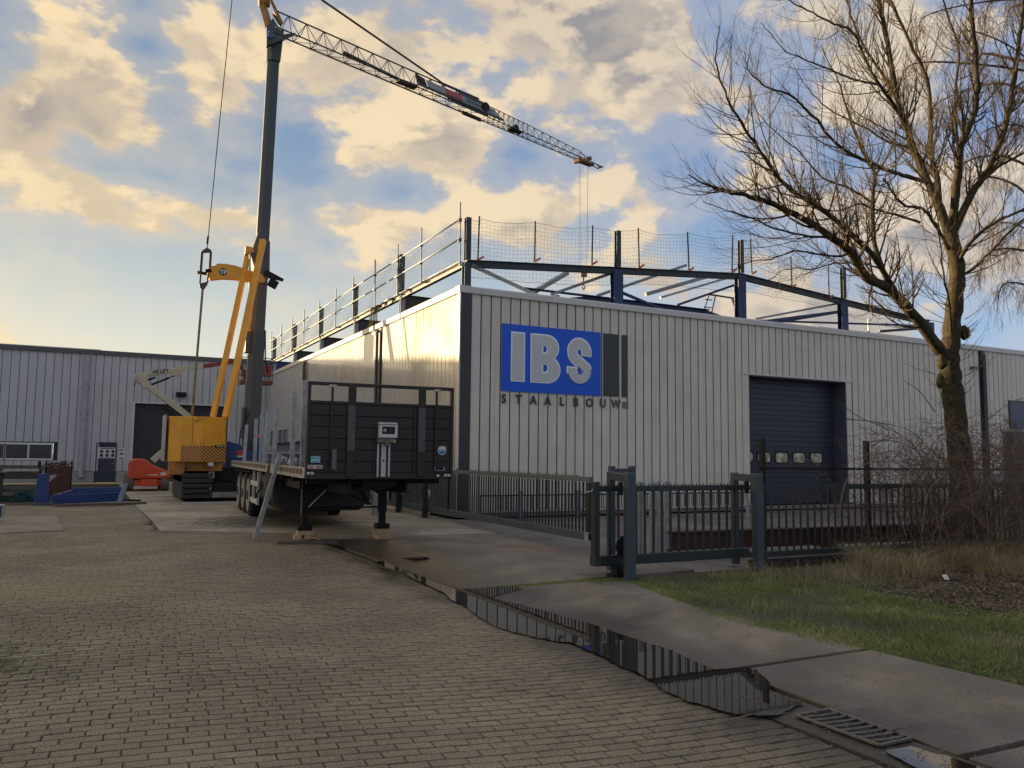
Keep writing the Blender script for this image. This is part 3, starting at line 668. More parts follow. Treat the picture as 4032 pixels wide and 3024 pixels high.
for a, b in zip(xs[:4], xs[1:5]):
    MB().ibeam((a, 20.15, ridge(a)-.02), (b, 20.15, ridge(b)-.02), .16, .20, .016).build('gable_beam', FST, stf)
for a, b in zip(ys[:-1], ys[1:]):
    mb = MB(); mb.ibeam((8.82, a+.08, 6.97), (8.82, b-.08, 6.97), .14, .17, .014); mb.build('eaves_beam', FST, stf)
    MB().bar((8.74, a+.1, 7.065), (8.74, b-.1, 7.065), .06, .02).build('eaves_angle', GALV, stf)
for yy in ys[1:]:     # haunched rafters of the inner frames
    m = FSH if yy < 46 else FSB
    MB().prism([(8.95, yy, 6.15), (8.95, yy, 7.02), (12.2, yy, 6.98), (18.9, yy, 7.75), (18.9, yy, 7.35), (12.2, yy, 6.50)], (0, .03, 0)).prism([(8.95, yy-.08, 7.02), (12.2, yy-.08, 6.98), (12.2, yy-.08, 7.0), (8.95, yy-.08, 7.04)], (0, .2, 0)).build('rafter', m, stf) if yy < 26 else \
    MB().prism([(8.95, yy, 6.15), (8.95, yy, 7.02), (10.9, yy, 7.0), (10.9, yy, 6.3)], (0, .03, 0)).prism([(8.95, yy-.08, 7.02), (10.9, yy-.08, 6.98), (10.9, yy-.08, 7.0), (8.95, yy-.08, 7.04)], (0, .2, 0)).build('rafter', m, stf)
# low blue rafters behind the parapet
MB().prism([(11.2, 21.2, 6.3), (13.5, 21.2, 6.72), (18.4, 21.2, 6.72), (19.0, 21.2, 6.6), (22.5, 21.2, 6.20), (22.5, 21.2, 6.0), (11.2, 21.2, 6.0)], (0, .03, 0)).box(11.2, 18.4, 21.1, 21.33, 6.722, 6.745).build('rafter', FSB, stf)
MB().bar((24, 21.5, 6.62), (30, 21.5, 6.62), .1, .10).build('purlin', FSB, stf)
def br(p, q, m=FST, w=.10, nm='brace'): MB().bar(p, q, w, w*.8).build(nm, m, stf)
br((9.0, 20.15, 6.95), (12.3, 20.15, 5.95), GALV); br((14.0, 20.2, 6.75), (17.2, 20.2, 5.95), FSB, .09); br((23.6, 20.2, 7.0), (18.2, 20.2, 6.0), FSB, .11)
br((23.7, 20.25, 7.0), (19.4, 20.25, 6.1), FSB, .1)
br(on(2232, 1075, 1, 22.0), on(2030, 1190, 1, 20.9), GALV, .16, 'purlin'); br(on(2410, 1075, 1, 20.3), on(2170, 1160, 1, 20.9), GALV, .10, 'purlin')
br(on(2700, 1045, 1, 21.5), on(2350, 1165, 1, 21.5), GALV, .12, 'purlin'); br(on(2800, 1085, 1, 22), on(2540, 1160, 1, 22), GALV, .16, 'purlin'); br(on(2880, 1090, 1, 23), on(2600, 1172, 1, 23), GALV, .10, 'purlin')
br(on(2912, 1115, 1, 20.4), on(2670, 1200, 1, 20.4), FSB, .09); br(on(3300, 1195, 1, 20.3), on(2980, 1255, 1, 20.3), GALV, .09); br(on(2200, 1165, 1, 22.5), on(2060, 1190, 1, 22.5), GALV, .09, 'purlin')
br(on(2985, 1262, 1, 21), on(3640, 1283, 1, 21), FSB, .08, 'purlin'); br(on(3460, 1305, 1, 21), on(3670, 1290, 1, 21), FST, .12, 'purlin')
MB().bar(on(3418, 1255, 1, 21), on(3420, 1310, 1, 21), .05).build('stub', GALV, stf)
# the hoist hook hanging from a purlin is part of the crane, built below
# ------------------------------------------------------------------ edge rail and nets
rail = thing('guard_rail', (8.6, 20.1, 7), 'long scaffold tube guard rail above the west eaves', 'guard rail')
for k, (yy, zt) in enumerate([(20.09,8.68),(23.12,8.73),(25.35,8.73),(27.84,8.73),(30.67,8.65),(33.32,8.66),(36.2,8.65),(39.28,8.7),(42.09,8.74),(44.86,8.73),(47.7,8.77)]):
    zb = 7.0 if k else 6.9
    MB().tube([(8.62, yy, zb), (8.60, yy, zt)], .026, 8).box(8.60, 8.85, yy-.03, yy+.03, zb-.01, zb+.03).build('post', GALV, rail)
    mb = MB(); mb.box(8.55, 8.64, yy-.05, yy+.05, 8.12, 8.22); mb.box(8.55, 8.64, yy-.05, yy+.05, 7.56, 7.66); mb.build('coupler', ANTH, rail)
for z in (8.17, 7.61):
    for a, b in ((20.0, 26.3), (26.0, 32.2), (31.9, 38.0), (37.7, 44.0), (43.7, 48.0)):
        MB().tube([(8.565, a, z+.004*random.uniform(-3, 3)), (8.565, b, z+.004*random.uniform(-3, 3))], .024, 8).build('rail', GALV, rail, smooth=True)
NETM = mat('net_cord', (.20, .21, .19), .8, 0, .2); NETG = mat('net_cord_green', (.06, .10, .08), .8, 0, .2)
def net(name, fn, nu, nv, r, m, label, jit=.012, step=1):
    """fn(u, v) -> point; cords every step cell, sagging a little between ties"""
    mb = MB(); P = {}
    for i in range(nu+1):
        for j in range(nv+1): P[i, j] = fn(i/nu, j/nv)+Vector((random.uniform(-jit, jit), random.uniform(-jit, jit), random.uniform(-jit, jit)))
    for i in range(nu+1): mb.tube([P[i, j] for j in range(nv+1)], r, 3, False)
    for j in range(nv+1): mb.tube([P[i, j] for i in range(nu+1)], r if 0 < j < nv else r*2.2, 3, False)
    return mb.build(name, m, label=label, category='safety net')
def sag(u, n, d): return -d*abs(math.sin(math.pi*u*n))
net('safety_net', lambda u, v: Vector((8.66+.03*math.sin(u*60+v*5), 20.2+u*27.4, 7.03+sag(u, 11, -.0)+v*(1.12+sag(u, 11, .05)))), 250, 11, .0024, NETM, 'fine safety net along the scaffold tube rail above the west wall', .01)
posts = [(9.13,8.29,7.12),(10.94,8.41,7.3),(12.91,8.57,7.45),(14.65,8.73,7.56),(16.61,8.88,7.7),(18.43,9.04,7.86),(19.31,9.02,7.9),(21.15,8.62,7.65),(22.97,8.5,7.45),(25.2,8.3,7.28),(27.2,8.12,7.1)]
eg = thing('edge_posts', (9.1, 20.05, 7), 'slim dark net posts with orange clamps standing on the sloping gable beam', 'net posts')
def topz(x):
    for (a, za, _), (b, zb, _) in zip(posts[:-1], posts[1:]):
        if a <= x <= b: t = (x-a)/(b-a); return za+(zb-za)*t-.09*math.sin(math.pi*t)
    return posts[-1][1]
CLAMP = mat('clamp_orange', (.45, .10, .03), .6, 0, .3, 8)
for i, (x, zt, zb) in enumerate(posts):
    lean = random.uniform(-.07, .05)
    MB().tube([(x+(0 if i else 0), 20.02, zb-.02), (x+lean, 20.0, zt+.05)], .024, 6).build('post', BLK, eg)
    MB().bar((x-.05, 19.95, zb-.06), (x+.17, 20.0, zb+.08), .05, .05).build('clamp', CLAMP, eg)
net('safety_net', lambda u, v: Vector((8.9+u*18.3, 20.0+.04*math.sin(u*40), (ridge(8.9+u*18.3)-.42-.12*abs(math.sin(u*9)))*(1-v)+v*(topz(8.9+u*18.3) if u > .015 else 8.2))), 150, 15, .0028, NETG, 'wide meshed safety net hanging between posts along the sloping gable edge', .018)
# step ladder on the roof
lad = thing('step_ladder', (18.6, 21, 6.1), 'dark step ladder standing on the roof beside the ridge column', 'ladder')
for a, b in (((18.05, 21.3, 6.1), (18.38, 21.1, 7.25)), ((18.5, 21.3, 6.1), (18.66, 21.1, 7.25)), ((19.85, 21.0, 6.1), (19.3, 21.0, 7.2)), ((20.1, 21.3, 6.1), (19.5, 21.1, 7.2))):
    MB().bar(a, b, .06, .03).build('stile', FST, lad)
for k in range(4):
    z = 6.3+k*.27; MB().bar((18.08+k*.08, 21.25, z), (18.54+k*.03, 21.25, z), .05, .025).build('rung', FST, lad)
MB().bar((18.38, 21.1, 7.26), (19.5, 21.1, 7.24), .08, .04).build('top_bar', FST, lad)
# slings over the eaves
sl = thing('lifting_slings', (8.6, 27.6, 6.8), 'dirty yellow lifting slings hanging over the west eaves', 'slings')
SLG = mat('sling_yellow', (.35, .26, .06), .8, 0, .4, 20)
for k in range(5):
    y = 27.35+k*.2
    MB().tube([(8.62, y, 6.98), (8.57, y+.05, 6.7), (8.55, y+.02*k, 6.4), (8.50, y+.08, 6.28)], .022, 5).build('sling', SLG if k != 1 else BLK, sl)
# ------------------------------------------------------------------ self erecting crane on crawler tracks
crane = thing('construction_crane', (4.2, 31, 0), 'tall grey mast crane on crawler tracks with a yellow ballast box and lattice jib', 'crane')
STRIPE = D.materials.new('warning_stripes'); STRIPE.use_nodes = True
def _stripes():
    nt = STRIPE.node_tree; N = nt.nodes; L = nt.links; b = N['Principled BSDF']; b.inputs['Roughness'].default_value = .45
    g = N.new('ShaderNodeNewGeometry'); s = N.new('ShaderNodeSeparateXYZ'); L.new(g.outputs['Position'], s.inputs[0])
    def ma(op, a, c):
        n = N.new('ShaderNodeMath'); n.operation = op
        for i, x in enumerate((a, c)):
            if isinstance(x, (int, float)): n.inputs[i].default_value = x
            else: L.new(x, n.inputs[i])
        return n.outputs[0]
    u = ma('ADD', ma('MULTIPLY', s.outputs[0], 9.0), ma('MULTIPLY', s.outputs[2], 9.0))
    u = ma('ADD', u, ma('MULTIPLY', s.outputs[1], -3.0))
    st = ma('LESS_THAN', ma('FRACT', u, 0), .42)
    m = N.new('ShaderNodeMix'); m.data_type = 'RGBA'; L.new(st, m.inputs[0]); m.inputs[6].default_value = (.62, .27, .05, 1); m.inputs[7].default_value = (.03, .018, .012, 1)
    L.new(m.outputs[2], b.inputs['Base Color'])
_stripes()
# ballast box, six sided in plan
plan = [(1.97, 30.2), (2.06, 29.35), (2.42, 29.0), (3.07, 28.85), (3.86, 29.15), (3.86, 30.9), (1.97, 30.9)]
MB().prism([(a, b, 1.34) for a, b in plan], (0, 0, 1.52)).build('ballast_box', YEL, crane, bevel=.02)
for (a, b) in ((plan[2], plan[3]), (plan[3], plan[4])):
    A = Vector((*a, 0)); B_ = Vector((*b, 0)); n_ = (B_-A).cross(Vector((0, 0, 1))).normalized()
    MB().prism([A+n_*.002+Vector((0,0,1.36)), B_+n_*.002+Vector((0,0,1.36)), B_+n_*.002+Vector((0,0,1.88)), A+n_*.002+Vector((0,0,1.88))], n_*.004).build('warning_panel', STRIPE, crane)
MB().box(3.50, 3.78, 28.97, 29.0, 1.84, 1.92).build('maker_plate', BLK, crane); MB().box(3.54, 3.74, 28.955, 28.97, 1.87, 1.895).build('maker_plate', WHITE, crane)
MB().box(1.93, 1.97, 29.4, 30.8, 1.36, 2.92).build('edge_strip', GALV, crane)
MB().box(2.75, 2.762, 28.918, 28.925, 1.90, 2.84).build('panel_seam', BLK, crane)
for a_, b_ in ((plan[2], plan[3]), (plan[3], plan[4])):
    for t_ in (.06, .94):
        for z_ in (1.96, 2.40, 2.80):
            c_ = Vector((*a_, 0)).lerp(Vector((*b_, 0)), t_)+Vector((0, 0, z_)); MB().tube([c_, c_+Vector((0, -.016, 0))], .016, 6).build('bolt', BLK, crane)
MB().tube([(3.95, 29.3, 1.5), (4.1, 29.1, 1.15), (4.2, 29.4, .8), (4.1, 29.6, .55)], .025, 6).build('hydraulic_hose', BLK, crane)
MB().tube([(5.0, 31.7, 3.2), (4.7, 31.6, 2.5), (4.6, 31.2, 1.9)], .022, 6).build('hydraulic_hose', BLK, crane)
MB().bar((2.75, 29.2, 2.80), (2.98, 28.86, 2.80), .3, .12).build('lid_lip', YEL, crane)
MB().box(2.55, 3.80, 29.3, 31.4, 1.02, 1.34).box(2.1, 2.6, 29.2, 29.7, .9, 1.36).build('slew_frame', mat('yellow_dirty', (.45, .19, .03), .55, 0, .2, 3, dirt=((.1, .06, .03), .5, 4, .7)), crane, bevel=.02)
MB().box(3.3, 3.46, 28.9-.0, 29.28, 1.20, 1.32).build('label_plate', WHITE, crane)
MB().box(2.55, 6.2, 29.6, 33.2, .62, 1.02).box(3.5, 6.4, 29.55, 29.9, .45, 1.15).build('undercarriage', BLK, crane, bevel=.02)
MB().box(3.38, 3.58, 29.50, 29.54, .78, 1.02).build('notice_plate', WHITE, crane)
for x0 in (2.55, 5.4):
    bm_ = MB(); prof = [(29.05, .25), (29.05, .62), (29.35, .86), (33.2, .86), (33.5, .62), (33.5, .25), (33.2, .05), (29.35, .05)]
    bm_.prism([(x0, a, b) for a, b in prof], (.85, 0, 0)); tr = bm_.build('crawler_track', mat('track_steel', (.035, .034, .033), .6, .2, .3, 6), crane, bevel=.01)
    for k in range(5):
        z = .12+k*.175; MB().box(x0-.06, x0+.92, 28.93-.02+(.04 if k in (0, 4) else 0), 29.10, z, z+.13).build('track_pad', MATS['track_steel'], tr, bevel=.012)
    for k in range(20):
        yy = 29.3+k*.2; MB().box(x0-.05, x0+.9, yy, yy+.15, .86, .89).build('track_pad', MATS['track_steel'], tr)
MB().box(3.5, 4.95, 29.0, 29.5, .32, .60).build('steel_weight', BLK, crane, bevel=.01)
MB().box(3.46, 4.85, 28.85, 29.5, .14, .32).build('steel_weight', mat('weight_grey', (.22, .21, .19), .6, 0, .2, 5), crane, bevel=.01)
# mast: telescoping box section, six sided
def hexbar(p, q, w, d_, name, m, par, cham=.13, w2=None):
    p = Vector(p); q = Vector(q); w2 = w2 or w
    vs = []
    for c, W_ in ((p, w), (q, w2)):
        for a, b in ((-.5, -.18), (-.2, -.5), (.5, -.5), (.5, .5), (-.2, .5), (-.5, .18)): vs.append(c+Vector((a*W_, b*d_*W_/w, 0)))
    n = 6; mb = MB(); mb.add(vs, [tuple(range(n)), tuple(range(2*n-1, n-1, -1))]+[(i, n+i, n+(i+1) % n, (i+1) % n) for i in range(n)])
    return mb.build(name, m, par, bevel=.012)
mx = lambda z: 5.12+(z-1.7)*.0185
hexbar((mx(.9), 32, .9), (mx(6.2), 32, 6.2), .60, .60, 'mast_section', MAST, crane, w2=.56)
hexbar((mx(6.2), 32, 6.2), (mx(9.6), 32, 9.6), .52, .52, 'mast_section', MAST, crane, w2=.50)
hexbar((mx(9.6), 32, 9.6), (mx(17.4), 32, 17.4), .46, .46, 'mast_section', MAST, crane, w2=.44)
hexbar((mx(17.3), 32, 17.3), (mx(18.6), 32, 18.6), .50, .56, 'mast_head', MAST, crane, w2=.62)
MB().box(mx(6)-.42, mx(6)-.22, 31.8, 32.2, 5.5, 6.35).build('winch_box', MAST, crane, bevel=.02); MB().box(mx(3)-.36, mx(3)-.26, 31.8, 32.2, 2.2, 3.4).build('cable_box', MAST, crane, bevel=.02)
MB().tube([(mx(5)+.30, 31.75, 6.4), (mx(5)+.34, 31.7, 5.2), (mx(5)+.46, 31.7, 4.75)], .03, 6).build('hydraulic_hose', BLK, crane)
MB().prism([(mx(9.4)-.32, 31.7, 8.9), (mx(9.4)-.46, 31.7, 9.3), (mx(9.4)-.2, 31.7, 10.2), (mx(9.4)-.05, 31.7, 10.35), (mx(9.4)+.27, 31.7, 9.9), (mx(9.4)+.30, 31.7, 8.6), (mx(9.4)+.2, 31.7, 8.2), (mx(9.4)-.1, 31.7, 8.2)], (0, .6, 0)).build('mast_collar', MAST, crane, bevel=.03)
MB().bar((mx(8.9)+.1, 31.8, 8.66), (mx(8.9)+.85, 31.8, 8.45), .3, .26, w2=.1, h2=.1).bar((mx(8.9)+.3, 31.8, 8.35), (mx(8.9)+.62, 31.8, 8.2), .2, .3).build('pin_housing', BLK, crane)
p = lambda a, b, y: on(a, b, 1, y)
MB().bar(p(838, 1645, 29.9), p(980, 985, 31.7), .17, .17).build('strut', YEL, crane, bevel=.015)
MB().bar(p(888, 1645, 29.6), p(1037, 945, 31.5), .20, .18).build('strut', YEL, crane, bevel=.015)
MB().bar(p(975, 1305, 31.5), p(1003, 1080, 31.5), .17, .15).build('strut_link', YEL, crane, bevel=.01)
MB().tube([p(984, 990, 31.4), p(983, 1130, 31.4)], .035, 8).build('cylinder_rod', GALV, crane)
MB().prism([p(a, b, 31.45) for a, b in ((968, 968), (992, 972), (1000, 990), (965, 1000))], (0, .2, 0)).build('bracket_head', YEL, crane)
arm = [(816, 1064), (826, 1048), (846, 1046), (856, 1037), (888, 1038), (930, 1046), (975, 1062), (1030, 1078), (1046, 1103), (1036, 1112), (990, 1110), (930, 1100), (880, 1097), (828, 1102), (817, 1082)]
MB().prism([p(a, b, 31.35) for a, b in arm], (0, .25, 0)).build('guide_arm', YEL, crane, bevel=.012)
em = link('emblem', curve_mesh([ell(0, 0, .14, .14, 90, 405, 16)], .004), ANTH, crane, loc=p(879, 1070, 31.33), rot=FRONT)
o = link('emblem_letters', text_mesh('TP', .22, .003, .008), WHITE, crane, loc=p(879, 1072, 31.32), rot=FRONT)
MB().tube([p(808, 1068, 31.2), p(832, 1064, 31.2)], .07, 10).tube([p(778, 1072, 31.0), p(812, 1078, 31.2)], .06, 10).build('arm_pin', BLK, crane, smooth=True)
IRN = mat('rod_brown', (.09, .07, .05), .55, .2, .2, 6)
mb = MB(); mb.prism([p(a, b, 30.9) for a, b in ((815, 974), (833, 985), (833, 994), (794, 996), (794, 988))], (0, .06, 0)).bar(p(796, 992, 30.93), p(790, 1072, 30.93), .09, .05).bar(p(830, 992, 30.93), p(826, 1052, 30.93), .09, .05)
mb.bar(p(790, 1075, 30.93), p(787, 1118, 30.93), .06, .05).bar(p(819, 1080, 30.93), p(817, 1112, 30.93), .06, .05).prism([p(a, b, 30.9) for a, b in ((785, 1116), (819, 1108), (818, 1120), (800, 1146), (787, 1130))], (0, .06, 0))
mb.build('tie_link', IRN, crane)
MB().bar(p(798, 1140, 30.9), p(756, 1640, 29.5), .075, .06).build('tie_rod', mat('rod_ochre', (.22, .13, .05), .55, 0, .3, 3), crane)
MB().tube([p(816, 975, 30.93), p(864, 485, 31.6), p(940, -260, 33)], .018, 6).build('tie_cable', BLK, crane)
MB().tube([p(816, 960, 30.93), p(819, 930, 30.93)], .04, 8).build('cable_socket', BLK, crane)
# A-frame at the mast head
MB().bar(p(1068, 130, 31.8), p(1030, 5, 32.2), .34, .2, w2=.22).tube([p(1028, 12, 32.2)+Vector((-.1, 0, 0)), p(1050, 12, 32.2)+Vector((.1, 0, 0))], .16, 12).bar(p(1030, 5, 32.2), p(945, -250, 33), .2, .14).build('apex_strut', mat('strut_old_yellow', (.30, .15, .03), .55, 0, .25, 3), crane, bevel=.01)
MB().bar(p(1108, 88, 31.6), p(1064, -6, 31.8), .16, .12).bar(p(1064, -6, 31.8), p(985, -230, 32.2), .13, .1).bar(p(1108, 98, 31.6), p(1078, 50, 31.6), .3, .08).build('apex_strut', MATS['strut_old_yellow'], crane, bevel=.01)
MB().tube([p(945, -250, 33), p(985, -230, 32.2)], .06, 8).build('apex_tie', BLK, crane)
MB().prism([p(a, b, 31.5) for a, b in ((1050, 105), (1075, 70), (1098, 108), (1112, 135), (1165, 128), (1108, 158), (1050, 180))], (0, .25, 0)).build('head_gusset', MAST, crane, bevel=.01)
link('round_badge', curve_mesh([ell(0, 0, .13, .17, 0, 345, 16)], .004), mat('badge_blue', (.03, .12, .35), .4), crane, loc=p(1065, 132, 31.42), rot=FRONT)
# jib: triangular lattice, one top chord and two bottom chords
far0 = on(1110, 145, 2, 17.8); far1 = on(2312, 648, 2, 17.8); ju = (far1-far0).normalized(); jw = Vector((ju.y, -ju.x, 0))
JL = (far1-far0).length; JM = (on(1875, 470, 2, 17.8)-far0).length
def jp(t, k, zup=0, sc=1):      # k: 0 far chord, 1 near chord, .5 middle
    c = far0+ju*t+jw*.26; return c+jw*((k-.5)*.52*sc)+Vector((0, 0, zup*sc))
JIB = mat('jib_grey', (.045, .046, .042), .5, .1, .2, 4)
for k in (0, 1):
    MB().tube([jp(-.55, k), jp(JM, k)], .030, 8).tube([jp(JM, k), jp(JL, k, .0, .72)], .026, 8).build('bottom_chord', JIB, crane, smooth=True)
t0 = -.45; hj = .78
MB().tube([jp(t0, .5, hj), jp(JM-.2, .5, hj)], .032, 8).build('top_chord', JIB, crane, smooth=True)
MB().tube([jp(JM+.2, .5, hj*.92), jp(JL-4.9, .5, hj*.80), ], .022, 8).tube([jp(JL-4.9, .5, hj*.8), jp(JL-1.0, .5, hj*.55)], .02, 8).tube([jp(JL-1.0, .5, hj*.55), jp(JL, .5, .12)], .02, 8).build('top_chord', JIB, crane, smooth=True)
def lacing(a, b, nseg, hz_a, hz_b, r, sc0=1, sc1=1):
    for i in range(nseg):
        t1, t2 = a+(b-a)*i/nseg, a+(b-a)*(i+1)/nseg; tm = (t1+t2)/2; f = (tm-a)/(b-a); z = hz_a+(hz_b-hz_a)*f; sc = sc0+(sc1-sc0)*f
        mb = MB()
        for k in (0, 1):
            mb.tube([jp(t1, k, 0, sc), jp(tm, .5, z)], r, 5, False).tube([jp(tm, .5, z), jp(t2, k, 0, sc)], r, 5, False)
        mb.tube([jp(t1, 0, 0, sc), jp(t2, 1, 0, sc)], r*.8, 5, False).tube([jp(t1, 0, 0, sc), jp(t1, 1, 0, sc)], r*.8, 5, False)
        mb.build('lacing', JIB, crane)
lacing(-.3, JM-.4, 13, hj, hj, .015)
lacing(JM+.3, JL-4.9, 9, hj*.92, hj*.8, .013, 1, .85)
lacing(JL-4.9, JL-.6, 7, hj*.8, hj*.52, .012, .85, .7)
MB().bar(jp(JM-2.2, 1, .08), jp(JM+.1, 1, .08), .03, .16).prism([jp(JM-2.6, .5, hj), jp(JM-2.3, .8, .1), jp(JM-1.7, .8, .1)], jw*.03).prism([jp(JM-1.6, .5, hj), jp(JM+.2, .5, hj), jp(JM+.3, .8, .05), jp(JM-1.4, .9, .05)], jw*.03).bar(jp(JM-2.6, .5, hj+.03), jp(JM-.2, .5, hj+.05), .10, .07).bar(jp(JM-1.0, 0, .0), jp(JM+.2, 0, .0), .09, .16).build('fold_joint', mat('fold_dark', (.04, .04, .042), .5), crane)
MB().tube([jp(JM+.05, .95, .45)-jw*.05, jp(JM+.05, .95, .45)+jw*.06], .22, 14).build('fold_pulley', BLK, crane)
MB().bar(jp(2.6, .5, .28), jp(6.0, .5, .10), .10, .10).bar(jp(5.4, .5, .05), jp(6.4, .5, .1), .28, .14).build('hoist_winch', mat('winch_brown', (.06, .045, .035), .6), crane)
MB().bar(jp(6.3, 1.05, .14), jp(11.6, 1.05, .14), .06, .09).build('sign_beam', JIB, crane)
sb = MB().prism([jp(6.9, .95, .22), jp(11.5, .95, .22), jp(11.2, .6, .62), jp(6.9, .6, .62)], jw*.02).build('sign_board', mat('sign_grey', (.22, .24, .25), .5), crane)
MB().prism([jp(8.0, .99, .24), jp(9.0, .99, .24), jp(8.95, .64, .61), jp(8.05, .64, .61)], jw*.02).build('sign_red_panel', mat('sign_red', (.35, .03, .03), .5), crane)
MB().prism([jp(6.3, .95, .1), jp(6.85, .95, .22), jp(6.85, .6, .62), jp(6.3, .6, .7)], jw*.02).build('sign_end_plate', BLK, crane)
MB().prism([jp(9.2, .99, .47), jp(10.6, .99, .47), jp(10.6, .94, .52), jp(9.2, .94, .52)], jw*.012).prism([jp(9.2, .99, .36), jp(11.0, .99, .36), jp(11.0, .96, .40), jp(9.2, .96, .40)], jw*.012).build('sign_lines', BLK, crane)
MB().tube([jp(JM-2.5, .5, hj+.06), p(1268, 0, 31), p(1185, -90, 31)], .045, 8).build('pendant_bar', IRN, crane, smooth=True)
for kk in (.3, .7): MB().tube([jp(1, kk, -.14), jp(JL-1.2, kk, -.12)], .006, 4).build('trolley_rope', BLK, crane)
MB().bar(jp(JL-4.0-2.4, .5, .04), jp(JL-4.0-1.6, .5, .04), .22, .12).tube([jp(JL-6.1, .1, .1), jp(JL-6.1, .9, .1)], .17, 10).build('trolley', BLK, crane)
ORB = mat('rust_orange', (.16, .07, .03), .6, 0, .3, 6)
MB().bar(jp(JL-1.15, .5, -.12), jp(JL+.1, .5, -.08), .36, .13).tube([jp(JL-1.1, .1, -.14), jp(JL-1.1, .9, -.14)], .15, 10).bar(jp(JL-.5, .5, .1), jp(JL-.1, .5, .25), .3, .2).build('end_trolley', ORB, crane, bevel=.02)
MB().bar(jp(JL, .2, 0), jp(JL+.8, .2, -.02), .04).bar(jp(JL, .8, 0), jp(JL+.8, .8, -.02), .04).bar(jp(JL+.8, .1, -.02), jp(JL+.8, .9, -.02), .06).bar(jp(JL+.2, .5, .12), jp(JL+.8, .5, .0), .03).build('jib_tip', JIB, crane)
ha, hb = jp(JL-.95, .5, -.2), jp(JL-.25, .5, -.2)
hook = Vector(((ha.x+hb.x)/2, (ha.y+hb.y)/2, on(2340, 1090, 1, ha.y).z))
for c in (ha, hb): MB().tube([c, (c.x*.8+hook.x*.2, c.y*.8+hook.y*.2, hook.z+.2)], .011, 4).build('hoist_rope', BLK, crane)
MB().box(hook.x-.20, hook.x+.20, hook.y-.07, hook.y+.07, hook.z-.05, hook.z+.17).build('hook_block', mat('block_dull', (.22, .17, .10), .6), crane, bevel=.03)
MB().tube([hook, hook+Vector((0, 0, -.5)), hook+Vector((.1, 0, -.62)), hook+Vector((.02, 0, -.75)), hook+Vector((-.1, 0, -.62))], .035, 8).build('hook', BLK, crane, smooth=True)
# chassis machinery behind the ballast
BLUM = mat('machine_blue', (.012, .05, .20), .4, 0, .1, 3)
MB().prism([(4.10, 30.4, 1.1), (5.0, 30.4, 1.1), (5.0, 30.4, 1.62), (4.55, 30.4, 1.95), (4.10, 30.4, 2.08)], (0, 1.6, 0)).build('engine_housing', BLUM, crane, bevel=.03)
MB().box(4.42, 4.72, 30.385, 30.398, 1.55, 1.76).build('red_sticker', mat('sticker_red', (.5, .05, .06), .5), crane)
MB().box(4.44, 4.66, 30.38, 30.392, 1.50, 1.56).build('sticker_strip', WHITE, crane)
MB().box(4.55, 4.80, 30.385, 30.398, 1.26, 1.34).build('serial_lettering', WHITE, crane)
MB().box(5.14, 5.44, 30.6, 31.2, 1.1, 2.24).build('control_cabinet', BLUM, crane, bevel=.02)
MB().tube([(5.2, 30.8, 2.24), (5.2, 30.8, 2.36)], .06, 10).build('beacon', mat('beacon_orange', (.8, .12, .02), .3), crane, smooth=False)

# ------------------------------------------------------------------ articulated boom lift
lift = thing('boom_lift', (1.8, 38.6, 0), 'orange articulated boom lift with cream booms reaching up to the eaves', 'boom lift')
q = lambda a, b, y=38.: on(a, b, 1, y)
MB().prism([(1.14, 37.6, .52), (2.76, 37.6, .52), (2.80, 37.6, .66), (2.72, 37.6, .82), (2.0, 37.6, 1.15), (1.86, 37.6, 1.30), (1.62, 37.6, 1.36), (1.3, 37.6, 1.36), (1.16, 37.6, 1.22)], (0, 1.5, 0)).build('turntable', ORANGE, lift, bevel=.06)
MB().box(1.9, 2.3, 37.585, 37.6, .66, .70).box(2.38, 2.6, 37.585, 37.6, .66, .80).build('maker_lettering', WHITE, lift)
MB().box(1.3, 2.55, 37.7, 39.9, .22, .48).box(1.62, 2.28, 37.45, 37.75, .20, .50).build('chassis', ORANGE, lift, bevel=.03)
TYR = mat('grey_tyre', (.13, .12, .11), .85, 0, .2, 8, .3, 30)
for x0 in (1.02, 2.42):
    for yy in (37.95, 39.7):
        t_ = MB().tube([(x0, yy, .36), (x0+.02, yy, .36), (x0+.30, yy, .36), (x0+.34, yy, .36)], [.30, .36, .36, .30], 20).build('tyre', TYR, lift)
        MB().tube([(x0-.012, yy, .36), (x0+.35, yy, .36)], .17, 14).build('rim', ORANGE, t_)
MB().bar(q(600, 1815), q(676, 1750), .34, .26).build('lower_boom', CREAM, lift, bevel=.02)
MB().bar(q(676, 1745), q(770, 1660, 38.1), .30, .24).bar(q(760, 1655), q(645, 1565), .28, .26).bar(q(660, 1578), q(575, 1515), .26, .24).build('middle_boom', CREAM, lift, bevel=.02)
MB().bar(q(645, 1605), q(690, 1640), .16, .14).tube([q(660, 1590), q(720, 1640)], .05, 8).build('lift_cylinder', BLK, lift)
MB().prism([q(a, b, 37.85) for a, b in ((533, 1483), (540, 1470), (590, 1466), (580, 1490), (588, 1515), (582, 1528), (562, 1528), (552, 1510), (536, 1505))], (0, .3, 0)).build('knuckle', CREAM, lift, bevel=.02)
MB().tube([q(527, 1495, 37.8), q(533, 1495, 37.8)], .26, 12).build('end_cap', GALV, lift)
MB().bar(q(585, 1473), q(720, 1452), .22, .20).build('upper_boom', CREAM, lift, bevel=.015)
MB().bar(q(700, 1453), q(800, 1443), .18, .15).bar(q(672, 1470), q(712, 1462), .2, .22).bar(q(680, 1472), q(708, 1482), .16, .14).build('boom_extension', CREAM, lift)
REDB = mat('boom_red', (.20, .035, .025), .5, 0, .2, 3)
MB().bar(q(800, 1443), q(935, 1422), .17, .17).bar(q(930, 1425), q(968, 1470), .14, .14).build('fly_boom', REDB, lift)
